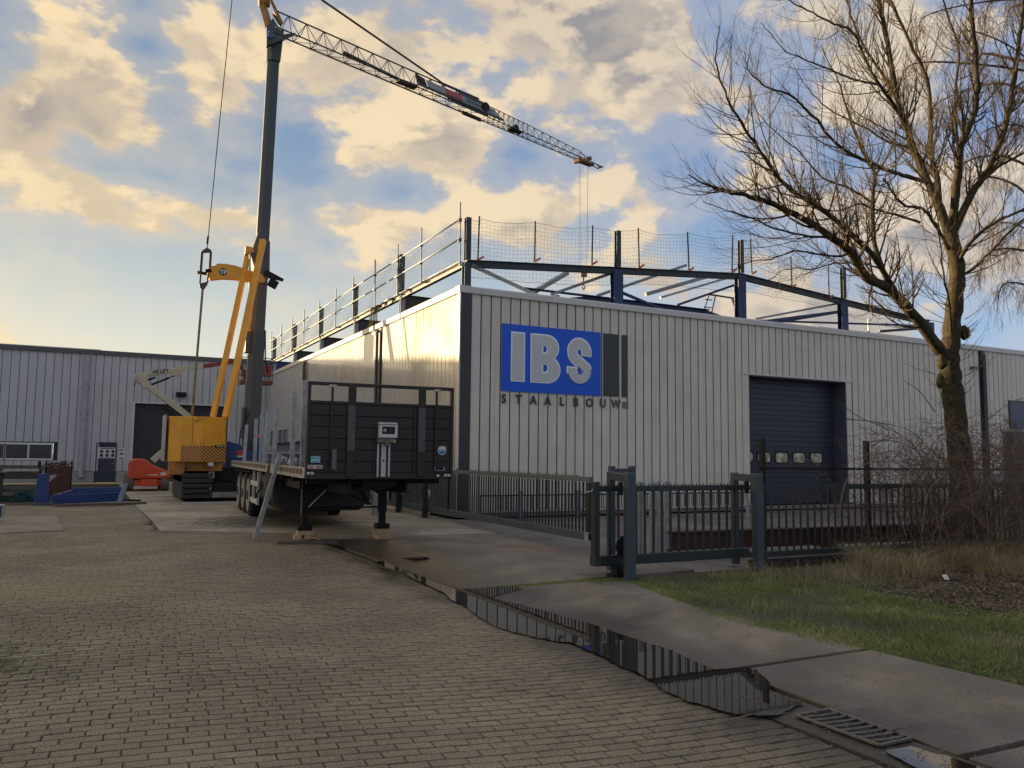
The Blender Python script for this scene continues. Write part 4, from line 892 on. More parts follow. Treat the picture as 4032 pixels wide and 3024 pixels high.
MB().tube([q(588, 1518), q(665, 1488)], .045, 8).tube([q(665, 1488), q(690, 1478)], .022, 8).tube([q(577, 1498), q(612, 1486)], .045, 8).build('boom_cylinder', BLK, lift)
txt = text_mesh('AB LIFT', .20, .003, .006); o = link('lettering', txt, BLK, lift, loc=q(632, 1463, 37.78)-Vector((0, .1, 0)), rot=(rad(90), rad(-8.5), 0))
bk = MB(); X0, X1, Z0 = 5.5, 6.85, 4.86
for yy in (37.4, 38.2):
    for z in (Z0+.35, Z0+.75, Z0+1.1): bk.tube([(X0, yy, z), (X1, yy, z)], .02, 6)
    for x in (X0, X0+.35, 6.17, X1-.35, X1): bk.tube([(x, yy, Z0), (x, yy, Z0+1.1)], .018, 6)
for x in (X0, X1):
    for z in (Z0+.35, Z0+1.1): bk.tube([(x, 37.4, z), (x, 38.2, z)], .02, 6)
bk.build('basket_rails', ANTH, lift)
MB().box(X0-.03, X1+.03, 37.35, 38.25, Z0-.08, Z0+.08).build('basket_floor', mat('basket_orange', (.17, .035, .022), .5), lift)
MB().box(6.35, 6.8, 37.36, 37.5, Z0+.3, Z0+.75).build('control_box', REDB, lift); MB().bar((5.75, 37.9, Z0+.1), (5.55, 37.9, Z0+.8), .12).build('basket_arm', REDB, lift)

# ------------------------------------------------------------------ flatbed semi trailer
TR = Matrix.Translation((2.97, 13.1, 0)) @ Matrix.Rotation(rad(-3.2), 4, 'Z')
trl = thing('flatbed_trailer', TR @ Vector((1.26, 6, 0)), 'dark brown flatbed semi trailer with headboard, standing uncoupled on its legs', 'trailer')
T = lambda: MB(TR)
W_ = 2.52
fr = T(); fr.box(0, .055, -.03, .05, 1.23, 2.82).box(W_-.055, W_, -.03, .05, 1.23, 2.82).box(.055, W_-.055, -.03, .05, 2.765, 2.82).box(.055, W_-.055, -.03, .05, 1.23, 1.33).box(.055, W_-.055, -.02, .04, 2.46, 2.51)
fr.build('headboard_frame', BROWN, trl, bevel=.008)
T().box(.055, W_-.055, .012, .03, 1.33, 2.46).build('headboard_panel', BROWN, trl)
for k in range(6): z0 = 1.335+k*.1875; T().box(.058, W_-.058, -.012-(.008 if k % 2 else 0), .012, z0+.002, z0+.180).build('headboard_slat', BROWN, trl, bevel=.006)
BANDG = mat('band_grey', (.085, .085, .082), .6, 0, .15, 6)
for x0 in (.655, 1.865):
    T().box(x0, x0+.135, -.055, -.032, 1.27, 2.79).build('wide_post', BROWN, trl, bevel=.006)
    T().box(x0+.005, x0+.13, -.060, -.056, 1.70, 2.44).build('wear_strip', BANDG, trl)
for x0 in (.375, 2.175):
    T().box(x0, x0+.04, -.05, -.031, 1.35, 2.77).build('narrow_post', BROWN, trl, bevel=.004)
    T().box(x0-.045, x0+.085, -.085, -.052, 2.73, 2.775).build('marker_lamp', mat('lamp_clear', (.4, .38, .34), .2), trl, bevel=.008)
T().box(1.80, 1.83, -.04, -.031, 1.35, 2.45).box(1.10, 1.12, -.04, -.031, 1.35, 1.6).build('edge_strip', BROWN, trl)
cp = T().box(1.17, 1.48, -.16, -.034, 1.92, 2.15).build('coupling_box', WHITE, trl, bevel=.012)
T().box(1.215, 1.43, -.166, -.161, 1.985, 2.105).build('opening', BLK, cp); T().box(1.15, 1.46, -.19, -.10, 2.15, 2.175).build('lid', WHITE, cp)
T().tube([(1.255, -.19, 2.045), (1.255, -.166, 2.045)], .030, 12).build('socket', GALV, cp); T().box(1.31, 1.38, -.175, -.167, 2.0, 2.09).build('socket', BROWN, cp)
T().box(1.15, 1.45, -.12, -.034, 1.84, 1.92).tube([(1.28, -.14, 1.87), (1.30, -.14, 1.80), (1.34, -.14, 1.80)], .03, 8).build('bracket', mat('bracket_grey', (.16, .155, .14), .5, .3, .3, 10), trl)
T().box(1.42, 1.46, -.13, -.121, 1.84, 1.89).build('yellow_cap', mat('cap_yellow', (.45, .35, .04), .5), trl)
for x0, w_ in ((1.165, .035), (1.235, .085), (1.355, .035)): T().box(x0, x0+w_, -.055, -.033, 1.27, 1.83).build('slide_rail', mat('alu_strip', (.46, .45, .42), .45, .2, .1, 6), trl, bevel=.004)
T().tube([(1.277, -.060, 1.54), (1.277, -.054, 1.54)], .018, 8).build('bolt_hole', BLK, trl)
T().tube([(.445, -.10, 1.39), (.445, -.10, 1.72)], .042, 12).build('document_tube', mat('tube_grey', (.10, .11, .11), .5, 0, .15), trl)
T().tube([(2.31, -.045, 1.72), (2.31, -.030, 1.72)], .078, 20).build('round_sticker', WHITE, trl)
T().tube([(2.31, -.049, 1.72), (2.31, -.0455, 1.72)], .066, 20).build('round_sticker_blue', mat('sticker_blue', (.08, .20, .45), .5), trl)
T().box(2.25, 2.37, -.053, -.0495, 1.722, 1.732).box(2.25, 2.37, -.053, -.0495, 1.74, 1.79).build('sticker_lines', WHITE, trl)
T().box(.08, .23, -.040, -.031, 1.50, 1.60).build('pale_blue_sticker', mat('sticker_pale_blue', (.25, .50, .56), .5, 0, .2, 30), trl)
T().box(.10, .15, -.043, -.0405, 1.565, 1.58).box(.10, .21, -.043, -.0405, 1.52, 1.525).box(.18, .21, -.043, -.0405, 1.565, 1.575).build('sticker_text', ANTH, trl)
s2 = T().box(.035, .27, -.040, -.031, 1.40, 1.46).build('white_sticker', WHITE, trl)
for zz in (1.408, 1.424, 1.440): T().box(.045, .13, -.043, -.0405, zz, zz+.010).box(.16, .255, -.043, -.0405, zz, zz+.010).build('red_print', mat('print_red', (.4, .04, .04), .5), s2)
for x0, z0 in ((.025, 1.305), (2.36, 1.275)):
    ml = T().box(x0, x0+.11, -.045, -.031, z0, z0+.04).build('marker_lamp', WHITE, trl, bevel=.012); T().box(x0+.04, x0+.065, -.048, -.0455, z0+.01, z0+.03).build('lamp_centre', BLK, ml)
T().tube([(2.24, -.07, 1.29), (2.24, -.03, 1.29)], .022, 10).build('socket', WHITE, trl)
T().box(2.19, 2.35, -.037, -.031, 1.385, 1.435).build('recess', BLK, trl); T().box(2.18, 2.36, -.05, -.04, 1.375, 1.387).box(2.18, 2.195, -.05, -.04, 1.387, 1.44).box(2.345, 2.36, -.05, -.04, 1.387, 1.44).build('handle', GALV, trl)
# deck, side rails with lashing pockets
ZD = 1.40
for k in range(12): T().box(.06+.2*k, .255+.2*k, .06, 13.5, ZD-.035, ZD+.003*(k % 3)).build('deck_board', WOODO, trl)
for x0, x1 in ((-.01, .045), (W_-.045, W_+.01)):
    for y0, y1 in ((.05, 4.2), (4.75, 13.5)):
        T().box(x0, x1, y0, y1, ZD-.16, ZD-.10).box(x0+.01, x1-.005, y0, y1, ZD-.10, ZD+.012).build('side_rail', mat('rail_grey', (.36, .34, .30), .55, .1, .2, 5), trl, bevel=.004)
for k in range(34):
    y0 = .3+k*.39
    if 4.1 < y0+.3 and y0 < 4.8: continue
    T().box(-.016, -.011, y0, y0+.30, ZD-.090, ZD-.008).build('lashing_pocket', mat('pocket_wood', (.17, .13, .10), .8, 0, .3, 10), trl)
for x0 in (.72, 1.68): T().ibeam((x0+.06, .15, 1.16), (x0+.06, 13.4, 1.04), .14, .34, .02).build('chassis_beam', BLK, trl)
for k in range(9): T().box(.1, W_-.1, .4+1.5*k, .5+1.5*k, 1.14, 1.24).build('cross_member', BLK, trl)
T().box(.0, .9, 4.2, 4.75, .95, 1.40).build('support_box', BLK, trl)
T().prism([(.15, 5.0, 1.22), (.15, 5.0, .62), (.40, 5.0, .38), (2.1, 5.0, .38), (2.35, 5.0, .62), (2.35, 5.0, 1.22)], (0, 2.6, 0)).build('pallet_box', mat('box_black', (.022, .021, .020), .6, 0, .25, 3), trl, bevel=.04)
T().box(.3, 2.2, 2.3, 5.0, .98, 1.23).build('belly_plate', BLK, trl)
T().prism([(1.0, .25, 1.22), (1.0, .25, 1.10), (1.0, 1.4, .98), (1.0, 2.4, .98), (1.0, 2.4, 1.22)], (.6, 0, 0)).build('kingpin_plate', BLK, trl)
for x0 in (.42, 1.92):
    lg = T().box(x0-.075, x0+.075, 2.30, 2.44, .52, 1.25).build('landing_leg', BLK, trl, bevel=.006)
    T().box(x0-.06, x0+.06, 2.315, 2.425, .30, .52).build('inner_tube', BLK, lg); T().box(x0-.135, x0+.135, 2.24, 2.50, .20, .30).build('foot', BLK, lg, bevel=.03)
    T().bar((x0, 2.37, .85), (x0+(.45 if x0 < 1 else -.5), 2.9, 1.22), .05, .05).build('leg_brace', BLK, trl)
T().box(.345, .352, 2.29, 2.30, .5, 1.2).build('leg_edge', GALV, trl)
T().tube([(.5, 2.36, .62), (1.85, 2.36, .62)], .02, 6).build('cross_shaft', BLK, trl); T().tube([(.46, 2.2, .64), (.95, 2.1, 1.16)], .014, 6).build('crank', GALV, trl)
T().bar((1.55, 3.2, 1.1), (1.85, 3.2, .62), .07).bar((1.5, 3.2, .80), (1.9, 3.2, .62), .05).build('air_bracket', BLK, trl)
RIM = mat('rim_grey', (.36, .35, .33), .4, .4, .15, 8)
for yy in (8.9, 10.2, 11.5):
    T().tube([(.3, yy, .56), (2.2, yy, .56)], .07, 8).build('axle', BLK, trl)
    for x0, sg in ((.06, 1), (W_-.40, -1)):
        wh = T().tube([(x0, yy, .56), (x0+.05, yy, .56), (x0+.29, yy, .56), (x0+.34, yy, .56)], [.48, .555, .555, .48], 32).build('wheel', RUBBER, trl, smooth=False)
        xo = x0-.012 if sg == 1 else x0+.352
        T().tube([(xo, yy, .56), (xo+.01*sg, yy, .56), (xo+.02*sg, yy, .56)], [.43, .42, .30], 28).build('rim', RIM, wh)
        T().tube([(xo-.03*sg, yy, .56), (xo+.03*sg, yy, .56)], .12, 14).build('hub', mat('hub_dark', (.06, .055, .05), .5), wh)
    T().box(.02, .44, yy-.60, yy+.60, 1.155, 1.175).build('mudguard', BLK, trl)
# side guard
sg = T(); sg.box(.02, .06, 6.6, 8.1, .86, .97).box(.02, .06, 6.6, 8.1, .44, .55); sg.build('side_guard', mat('guard_white', (.55, .53, .48), .5, 0, .12, 6), trl)
T().box(.06, .12, 7.0, 7.08, .40, 1.2).box(.06, .12, 7.9, 7.98, .40, 1.2).build('guard_bracket', MATS['guard_white'], trl)
T().tube([(.05, 6.75, .62), (.0, 6.55, .62), (.03, 6.5, .75), (.1, 6.7, .8)], .02, 6).build('hose', BLK, trl)
T().box(.05, .10, 13.42, 13.5, .5, 1.1).box(.05, 2.4, 13.4, 13.5, .45, .60).build('rear_bar', BLK, trl)
# stakes
for yy, zt, dx in ((.75, 2.90, -.01), (1.9, 2.80, .0), (4.35, 2.66, .01), (5.9, 2.62, .02), (6.55, 2.56, -.01), (7.9, 2.52, .0), (10.5, 2.45, .02)):
    T().bar((.08, yy, ZD-.02), (.08+dx*2, yy+dx*3, zt), .085 if yy not in (6.55,) else .10, .05, up=(0, 1, 0)).build('stake', GALV, trl, bevel=.006)
ld = thing('load_beams', TR @ Vector((.9, 5, ZD)), 'dark blue steel beams stacked on the trailer deck behind the headboard', 'steel beams')
for a, b, z, y0, y1 in ((.45, .75, ZD+.12, 2.6, 9.5), (.82, 1.1, ZD+.14, 2.4, 9.0), (.5, .8, ZD+.40, 2.7, 9.2), (1.2, 1.5, ZD+.14, 2.4, 8)):
    T().ibeam(((a+b)/2, y0, z), ((a+b)/2, y1, z), b-a, .22, .02).build('beam', BLUE, ld)
for a in (.3, 1.3): T().box(a*.2+.3, 1.6, 3.0+a*3, 3.1+a*3, ZD+.0, ZD+.03).build('batten', WOOD, ld)
sp = thing('load_straps', TR @ Vector((.5, 4, ZD+.1)), 'small white sling bags lying on the deck beside the blue beams', 'slings')
for k, (xx, yy) in enumerate(((.25, 3.4), (.3, 5.0))): T().tube([(xx, yy, ZD+.02), (xx+.05, yy+.05, ZD+.16), (xx+.13, yy, ZD+.14), (xx+.16, yy, ZD+.02)], .035, 6).build('sling', WHITE, sp, smooth=True)
# leaning galvanised stanchion, timber under the feet
ls = MB().bar((2.70, 15.9, .02), (3.09, 15.75, 1.62), .085, .06, up=(0, 1, 0)).build('leaning_stanchion', GALV, bevel=.006, label='galvanised steel stanchion leaning against the side of the trailer', category='stanchion')
MB().prism([(2.95, 15.05, 0), (4.0, 14.75, 0), (4.05, 14.92, 0), (3.0, 15.25, 0)], (0, 0, .04)).build('base_plank', WOODO, label='long weathered plank lying flat under the left trailer foot', category='plank')
def blocks(cx, cy, lbl, seed):
    random.seed(seed); t = thing('timber_blocks', (cx, cy, 0), lbl, 'timber blocks', 'timber packing under the trailer legs')
    z = .042 if seed == 1 else .0; n_ = 2
    for k in range(n_):
        h = (.20-z)/(n_-k)
        if k == 0 and seed == 1:
            for dx in (-.13, .02): MB(Matrix.Translation((cx+dx, cy, z)) @ Matrix.Rotation(random.uniform(-.15, .15), 4, 'Z')).box(-.06, .07, -.16, .14, 0, h-.002).build('block', WOOD, t, bevel=.004)
        else: MB(Matrix.Translation((cx+random.uniform(-.03, .03), cy, z)) @ Matrix.Rotation(random.uniform(-.2, .2), 4, 'Z')).box(-.15, .15, -.13, .13, 0, h-.002).build('block', WOOD, t, bevel=.004)
        z += h
pa = TR @ Vector((.42, 2.37, 0)); pb_ = TR @ Vector((1.92, 2.37, 0))
blocks(pa.x, pa.y, 'pale timber blocks on a plank under the left trailer foot', 1); blocks(pb_.x, pb_.y, 'two crossed pale timber blocks under the right trailer foot', 2)

# ------------------------------------------------------------------ gates and fences
def comb(mb, a, b, z, n, h, w=.012):
    mb.bar((*Vector(a).xy, z+.004), (*Vector(b).xy, z+.004), .006, .010)
    a = Vector(a); b = Vector(b); u = (b-a).normalized()
    for i in range(n):
        c = a+(b-a)*((i+.5)/n); mb.add([c-u*w+Vector((0, 0, z)), c+u*w+Vector((0, 0, z)), c+Vector((0, 0, z+h)), c+Vector((0, .006, z))], [(0,1,2),(0,2,3),(1,3,2),(0,3,1)])
ga = thing('sliding_gate', (7.8, 17, 0), 'long grey green bar gate with toothed top rail, running back beside the trailer', 'gate')
GY0, GY1 = 12.1, 23.2
GG = mat('gate_grey', (.085, .11, .115), .45, 0, .12, 6)
MB().box(7.76, 7.84, GY0, GY1, 1.20, 1.285).build('top_rail', GG, ga, bevel=.006)
MB().box(7.74, 7.87, GY0, GY1, .17, .31).build('bottom_rail', GG, ga, bevel=.006)
MB().box(7.73, 7.88, GY0-.0, GY0+.12, .165, .315).build('end_roller', GALV, ga)
for yy in (GY0+.02, 18.6, GY1-.06): MB().box(7.765, 7.835, yy, yy+.07, .31, 1.19).build('stile', GATE, ga)
nb_ = 88
for k in range(nb_):
    yy = GY0+.14+k*(GY1-GY0-.2)/nb_
    MB().box(7.788, 7.814, yy, yy+.026, .31, 1.19).build('bar', GATE if k % 1 == 0 else GATE, ga)
cb = MB(); comb(cb, (7.8, GY0+.4, 0), (7.8, GY1-5, 0), 1.285, 90, .055); cb.build('tooth_strip', GATE, ga)
for yy in (19.9, 22.0):
    MB().box(7.60, 7.72, yy-.06, yy+.06, 0, 1.5).build('guide_post', GATE, ga, bevel=.006)
    for z in (.62, .16):
        MB().tube([(7.74, yy+.1, z), (7.80, yy+.1, z)], .13, 16).build('guide_wheel', mat('wheel_white', (.45, .44, .42), .5), ga)
    MB().box(7.98, 8.1, yy+.9, yy+1.02, 0, 1.3).build('guide_post', GATE, ga)
MB().bar((7.66, 22.0, .75), (7.66, 20.3, 1.35), .05).build('diagonal_brace', GATE, ga)
MB().box(7.9, 8.0, 18.5, 19.9, 1.25, 1.33).build('top_guide', GALV, ga)
# short post numbered 3
np_ = thing('numbered_post', (6.95, 21.2, 0), 'short pale grey post with a black figure 3', 'post')
c3 = on(1488, 1850, 1, 21.2)
MB().box(c3.x-.11, c3.x+.11, 21.2, 21.32, 0, 1.62).build('post', mat('post_pale', (.32, .32, .31), .6), np_, bevel=.01)
link('number', text_mesh('3', .30, .003, .012), BLK, np_, loc=(c3.x-.02, 21.19, c3.z-.32), rot=FRONT)
# second gate, parallel to the facade
gb = thing('sliding_gate', (7.5, 9.3, 0), 'dark green bar gate held between blue grey portal posts by the grass', 'gate')
GX0, GX1 = 6.02, 8.78; GZ = 9.30
MB().box(GX0+.09, GX1, GZ-.03, GZ+.05, 1.165, 1.235).build('top_rail', GATE, gb, bevel=.005)
MB().box(GX0+.0, GX1, GZ-.06, GZ+.08, .165, .30).build('bottom_rail', GATE, gb, bevel=.006)
MB().box(GX0, GX0+.09, GZ-.04, GZ+.06, .30, 1.30).build('stile', GATE, gb, bevel=.006)
MB().tube([(GX0-.13, GZ, 1.16), (GX0-.02, GZ, 1.17), (GX0, GZ, 1.2)], .012, 6).build('catch', GALV, gb)
x = GX0+.26
while x < GX1: MB().box(x, x+.028, GZ-.004, GZ+.024, .30, 1.165).build('bar', GATE, gb); x += .1505
cb = MB(); comb(cb, (GX0+.1, GZ, 0), (GX1, GZ, 0), 1.235, 40, .05, .016); cb.build('tooth_strip', GATE, gb)
rl = MB().tube([(6.42, GZ-.1, .43), (6.50, GZ-.1, .43)], .135, 18).build('guide_wheel', BLK, gb); MB().tube([(6.455, GZ-.125, .43), (6.455, GZ-.1, .43)], .14, 18).build('wheel_disc', GATE, rl)
MB().tube([(6.455, GZ-.13, .43), (6.455, GZ-.12, .43)], .016, 8).build('hub', GALV, rl)
MB().tube([(6.38, GZ-.03, .09), (6.46, GZ-.03, .09)], .11, 16).box(6.3, 6.5, GZ-.1, GZ+.1, .0, .05).box(6.33, 6.40, GZ-.12, GZ+.02, .05, .17).build('carriage', BLK, gb)
for nm, x0, y0, x1, y1, m, zt in (('portal_frame', 6.35, 9.0, 6.66, 9.88, GATEB, 1.43), ('portal_frame', 8.63, 8.98, 9.00, 9.84, GATEB, 1.42)):
    t = thing(nm, (x0, y0, 0), 'blue grey portal frame guiding the green gate, '+('left one with a black wheel' if x0 < 7 else 'right one beside the mesh fence'), 'portal frame', 'portal frames guiding the green gate')
    MB().box(x0, x0+.125, y0-.065, y0+.06, -.02, zt).build('post', m, t, bevel=.012)
    MB().box(x1, x1+.10, y1-.05, y1+.05, -.02, zt).build('post', m, t, bevel=.012)
    MB().bar((x0+.07, y0+.06, zt-.07), (x1+.05, y1-.05, zt-.07), .09, .11).build('lintel', m, t, bevel=.008)
    MB().tube([(x0+.07, y0+.22, 1.12), (x0+.07, y0+.22, 1.30)], .035, 8).build('top_roller', BLK, t)
t = thing('portal_frame', (6.55, 10.3, 0), 'dark portal frame standing just behind the left blue grey one', 'portal frame')
for x0 in (7.24, 7.63): MB().box(x0, x0+.09, 10.66, 10.75, -.02, 1.50).build('post', ANTH, t, bevel=.01)
MB().box(7.33, 7.63, 10.68, 10.73, 1.36, 1.46).build('lintel', ANTH, t)
# mesh fence going on to the right, dark posts and rails
mf = thing('mesh_fence', (11, 9.6, 0), 'dark mesh and bar fence running right into the rose shrub', 'fence')
FX0, FX1 = 8.9, 24
MB().box(FX0, FX1, 9.30, 9.36, 1.16, 1.23).build('top_rail', GATE, mf); MB().box(FX0, FX1, 9.28, 9.38, .14, .22).build('bottom_rail', GATE, mf); MB().box(FX0, FX1, 9.25, 9.41, .0, .10).build('base_beam', BLK, mf)
x = FX0+.1
while x < 17.5: MB().box(x, x+.025, 9.318, 9.342, .22, 1.16).build('bar', GATE, mf); x += .155
cb = MB(); comb(cb, (FX0, 9.33, 0), (17, 9.33, 0), 1.23, 95, .045, .016); cb.build('tooth_strip', GATE, mf)
for xx in (9.66, 12.15, 14.7, 17.3, 20): MB().box(xx, xx+.075, 9.85, 9.93, 0, 1.98).build('mesh_post', BLK, mf)
MB().box(9.66, 24, 9.87, 9.91, 1.46, 1.50).build('mesh_rail', BLK, mf)
mesh = MB(); stp = .11
for k in range(75):
    x = 9.7+k*stp; mesh.tube([(x, 9.86, .05), (x+1.42, 9.86, 1.47)], .0016, 3, False); mesh.tube([(x+1.42, 9.855, .05), (x, 9.855, 1.47)], .0016, 3, False)
mo = mesh.build('mesh_wire', BLK, mf, kind='stuff')
# guards of the yard behind: low bar barrier along the facade
lb = thing('low_barrier', (14, 19.3, 0), 'low dark bar railing standing along the foot of the greige facade', 'railing')
LBX0, LBX1, LBY = 9.0, 18.7, 19.35
MB().box(LBX0, LBX1, LBY-.015, LBY+.015, .57, .61).build('top_rail', GATE, lb); MB().box(LBX0, LBX1, LBY-.015, LBY+.015, .18, .205).build('bottom_rail', GALV, lb)
x = LBX0
while x < LBX1: MB().box(x, x+.018, LBY-.009, LBY+.009, .205, .57).build('bar', GATE, lb); x += .155
for xx in (10.12, 11.95, 12.95, 18.6): MB().box(xx, xx+.10, LBY-.12, LBY-.02, 0, .72).build('post', mat('stub_blue_grey', (.16, .20, .22), .5), lb)
gp = thing('galvanised_profiles', (8.4, 10.9, 0), 'upright galvanised steel profiles standing behind the dark green gate', 'steel profiles')
for k, (a, b, ww_) in enumerate(((2511, 2516, .05), (2527, 2530, .06), (2570, 2568, .09), (2594, 2594, .06), (2628, 2626, .11))):
    z0 = on(a, 2185, 1, 11.05); z1 = on(b, 1922, 1, 10.95); MB().bar((z0.x, 11.05, 0), (z1.x, 10.95, 1.24), ww_, .05, up=(0, 1, 0)).build('profile', GALV, gp)
pr_ = thing('leaning_props', (9.3, 12.5, 0), 'pale grey steel props leaning behind the right portal frame', 'props')
MB().bar(on(2935, 1925, 1, 11.0), Vector((*on(2965, 2020, 1, 11.0).xy, 0)), .05, .04).build('prop', GALV, pr_)
# red primer beam in the yard, timber under it
rb = thing('steel_beam', (11, 11.2, 0), 'long red brown primed steel beam lying in the yard behind the gate', 'steel beam')
MB().ibeam((8.62, 11.05, .24), (16.5, 10.45, .24), .28, .32, .022).build('beam', PRIMER, rb)
for t_ in (.02, .45, .9): MB(Matrix.Translation((8.75+t_*7.6, 11.05-t_*.58, 0))).box(-.05, .05, -.3, .3, 0, .078).build('bearer', WOODO, rb)
MB().bar((8.63, 10.86, .02), (17, 10.1, .02), .06, .04).build('edge_strip', GALV, rb)
# right edge: grey container corner and stub posts behind the shrub
kb = thing('fence_post', (24.2, 14, 0), 'tall dark grey post standing behind the tree at the right edge', 'post')
c = on(3985, 1700, 1, 13.5); MB().box(c.x-.12, c.x+.12, 13.4, 13.6, 0, c.z).build('post', ANTH, kb)
cn = thing('container', (0, 0, 0), 'grey container corner behind the shrub at the right edge', 'container')
c = on(4000, 1700, 1, 14.2); MB().box(c.x, c.x+3, 14.2, 14.6, 0, c.z).build('body', mat('container_grey', (.13, .14, .16), .6), cn)
MB().box(c.x-.03, c.x+3, 14.15, 14.65, c.z, c.z+.08).build('top_frame', GALV, cn)

# ------------------------------------------------------------------ yard clutter on the left
def S(a, b, y): return on(a, b, 1, y)
cl = thing('column_stub', (-1.5, 28.6, 0), 'short dark blue steel column leaning on its base plate at the left', 'steel column')
MB().prism([(-1.72, 28.5, .04), (-1.62, 28.5, 0), (-1.38, 28.5, 0), (-1.28, 28.5, .1), (-1.36, 28.5, .95), (-1.62, 28.5, .95)], (0, .18, 0)).box(-1.70, -1.24, 28.3, 28.8, 0, .03).build('post', BLUE, cl, bevel=.01)
MB().prism([(-1.34, 28.6, .9), (-1.12, 28.6, .92), (-1.33, 28.6, .68)], (0, .03, 0)).build('gusset', GALV, cl)
sf = thing('blue_frame', (-.2, 28.6, 0), 'dark blue welded steel frame lying flat on the paving', 'steel frame')
MB().bar((-1.15, 27.9, .20), (.62, 28.6, .22), .12, .28).build('beam', BLUE, sf); MB().bar((-.75, 30.5, .30), (.75, 30.4, .32), .12, .26).build('beam', BLUE, sf)
MB().bar((-1.15, 27.9, .25), (-.70, 30.5, .30), .10, .16).build('beam', BLUE, sf); MB().bar((-.95, 28.2, .36), (.55, 29.6, .36), .05, .05).build('brace', BLUE, sf)
MB().bar((.62, 27.9, .02), (.80, 28.2, .66), .16, .05).build('upright', mat('upright_blue_grey', (.12, .15, .2), .5), sf)
MB().bar((.65, 28.6, .12), (1.25, 28.4, .10), .10, .06).build('stub_arm', BLK, sf)
for k, (a, b) in enumerate((((-1.1, 27.4), (.75, 27.85)), ((.3, 27.6), (1.4, 28.0)), ((-3.4, 29.0), (-1.0, 28.2)), ((-3.2, 30.5), (-1.7, 30.1)))):
    MB().bar((*a, .045), (*b, .045), .09, .07).build('loose_timber', WOODO, label=['weathered timber bearer under the front of the blue frame', 'short timber bearer poking out right of the blue frame', 'long timber bearer at the foot of the blue column', 'timber bearer in the dark scrap behind the blue column'][k], category='timber', group='timber bearers around the steel')
rk = thing('steel_rack', (-3, 31, 0), 'dark brown steel storage rack left of the scrap crate', 'rack')
for a in (-4.2, -1.75, -2.9):
    MB().box(a, a+.1, 31, 31.1, 0, 1.15).build('upright', RUST, rk)
MB().box(-4.5, -1.6, 30.98, 31.12, 1.05, 1.17).build('top_beam', WOODO, rk); MB().box(-4.5, -1.7, 31, 31.6, .72, .95).build('load', mat('rack_load', (.06, .05, .045), .8, 0, .4, 6), rk)
MB().box(-4.5, -1.7, 31.05, 31.15, .30, .38).build('lower_beam', RUST, rk)
MB().tube([(-1.75, 31.0, 1.12), (-1.75, 31.0, 1.30)], .06, 6).build('hook', BLK, rk)
sc = thing('scrap_crate', (-1.4, 33, 0), 'rusty mesh crate heaped with dark scrap against the hall wall', 'crate')
MB().box(-1.66, -.86, 33, 33.8, .05, 1.05).build('body', RUST, sc)
for xx in (-1.68, -.88): MB().box(xx, xx+.05, 32.97, 33.02, 0, 1.3).build('corner_post', BLK, sc)
hp_ = MB()
for k in range(60): 
    a = Vector((random.uniform(-1.6, -.95), random.uniform(33.05, 33.7), random.uniform(1.0, 1.22))); b = a+Vector((random.uniform(-.3, .3), random.uniform(-.2, .2), random.uniform(-.1, .12))); hp_.bar(a, b, .04, .03)
hp_.build('scrap', RUST, sc, kind='stuff')
nt_ = MB()
for k in range(220):
    a = rad(random.uniform(0, 360)); r = random.uniform(0, .55); c = Vector((-2.0+r*math.cos(a)*1.3, 29.9+r*math.sin(a)*.6, .04+(.55-r)*.5)); P = [c]
    for j in range(3): P.append(P[-1]+Vector((random.uniform(-.12, .12), random.uniform(-.1, .1), random.uniform(-.06, .06))))
    nt_.tube(P, .012, 3, False)
nt_.build('green_netting', mat('net_teal', (.02, .10, .085), .7, 0, .4, 8), label='heap of teal green netting between the rack and the blue column', category='netting')
dk = thing('dark_cabinet', (-3.0, 29.5, 0), 'dark green steel cabinet cut by the left edge of the picture', 'cabinet')
MB().box(-3.9, -2.65, 29.2, 30.0, 0, .95).build('body', mat('cab_green', (.025, .035, .035), .6), dk, bevel=.02)
MB().box(-3.9, -2.5, 29.15, 30.05, .95, .99).build('lid', ANTH, dk)
pf = thing('grey_profile', (-2.3, 22.2, 0), 'dark grey steel profile end with a light rim at the left edge', 'steel profile')
MB().box(-3.6, -1.93, 22.0, 22.3, .10, .16).box(-3.6, -1.93, 22.0, 22.3, .16, .36).build('profile', ANTH, pf); MB().box(-3.6, -1.90, 21.97, 22.33, .36, .385).box(-1.93, -1.90, 21.97, 22.33, .1, .36).build('rim', GALV, pf)
SCR = ['long rusty steel length at the front of the left scrap heap', 'black steel bar in the left scrap heap', 'weathered plank in the left scrap heap', 'second rusty length behind the blue column', 'thin black bar poking out of the left heap', 'short weathered plank near the green netting', 'rusty length nearest the scrap crate', 'black bar lying under the steel rack', 'weathered plank furthest back in the left heap']
for k in range(9):
    a = Vector((random.uniform(-5.5, -1.2), random.uniform(30, 34), .05)); b = a+Vector((random.uniform(.8, 2), random.uniform(-.4, .4), random.uniform(0, .25)))
    MB().bar(a, b, random.uniform(.05, .14), random.uniform(.05, .12)).build('scrap_length', (RUST, BLK, WOODO)[k % 3], label=SCR[k], category='scrap', group='scrap lengths in the left heap')
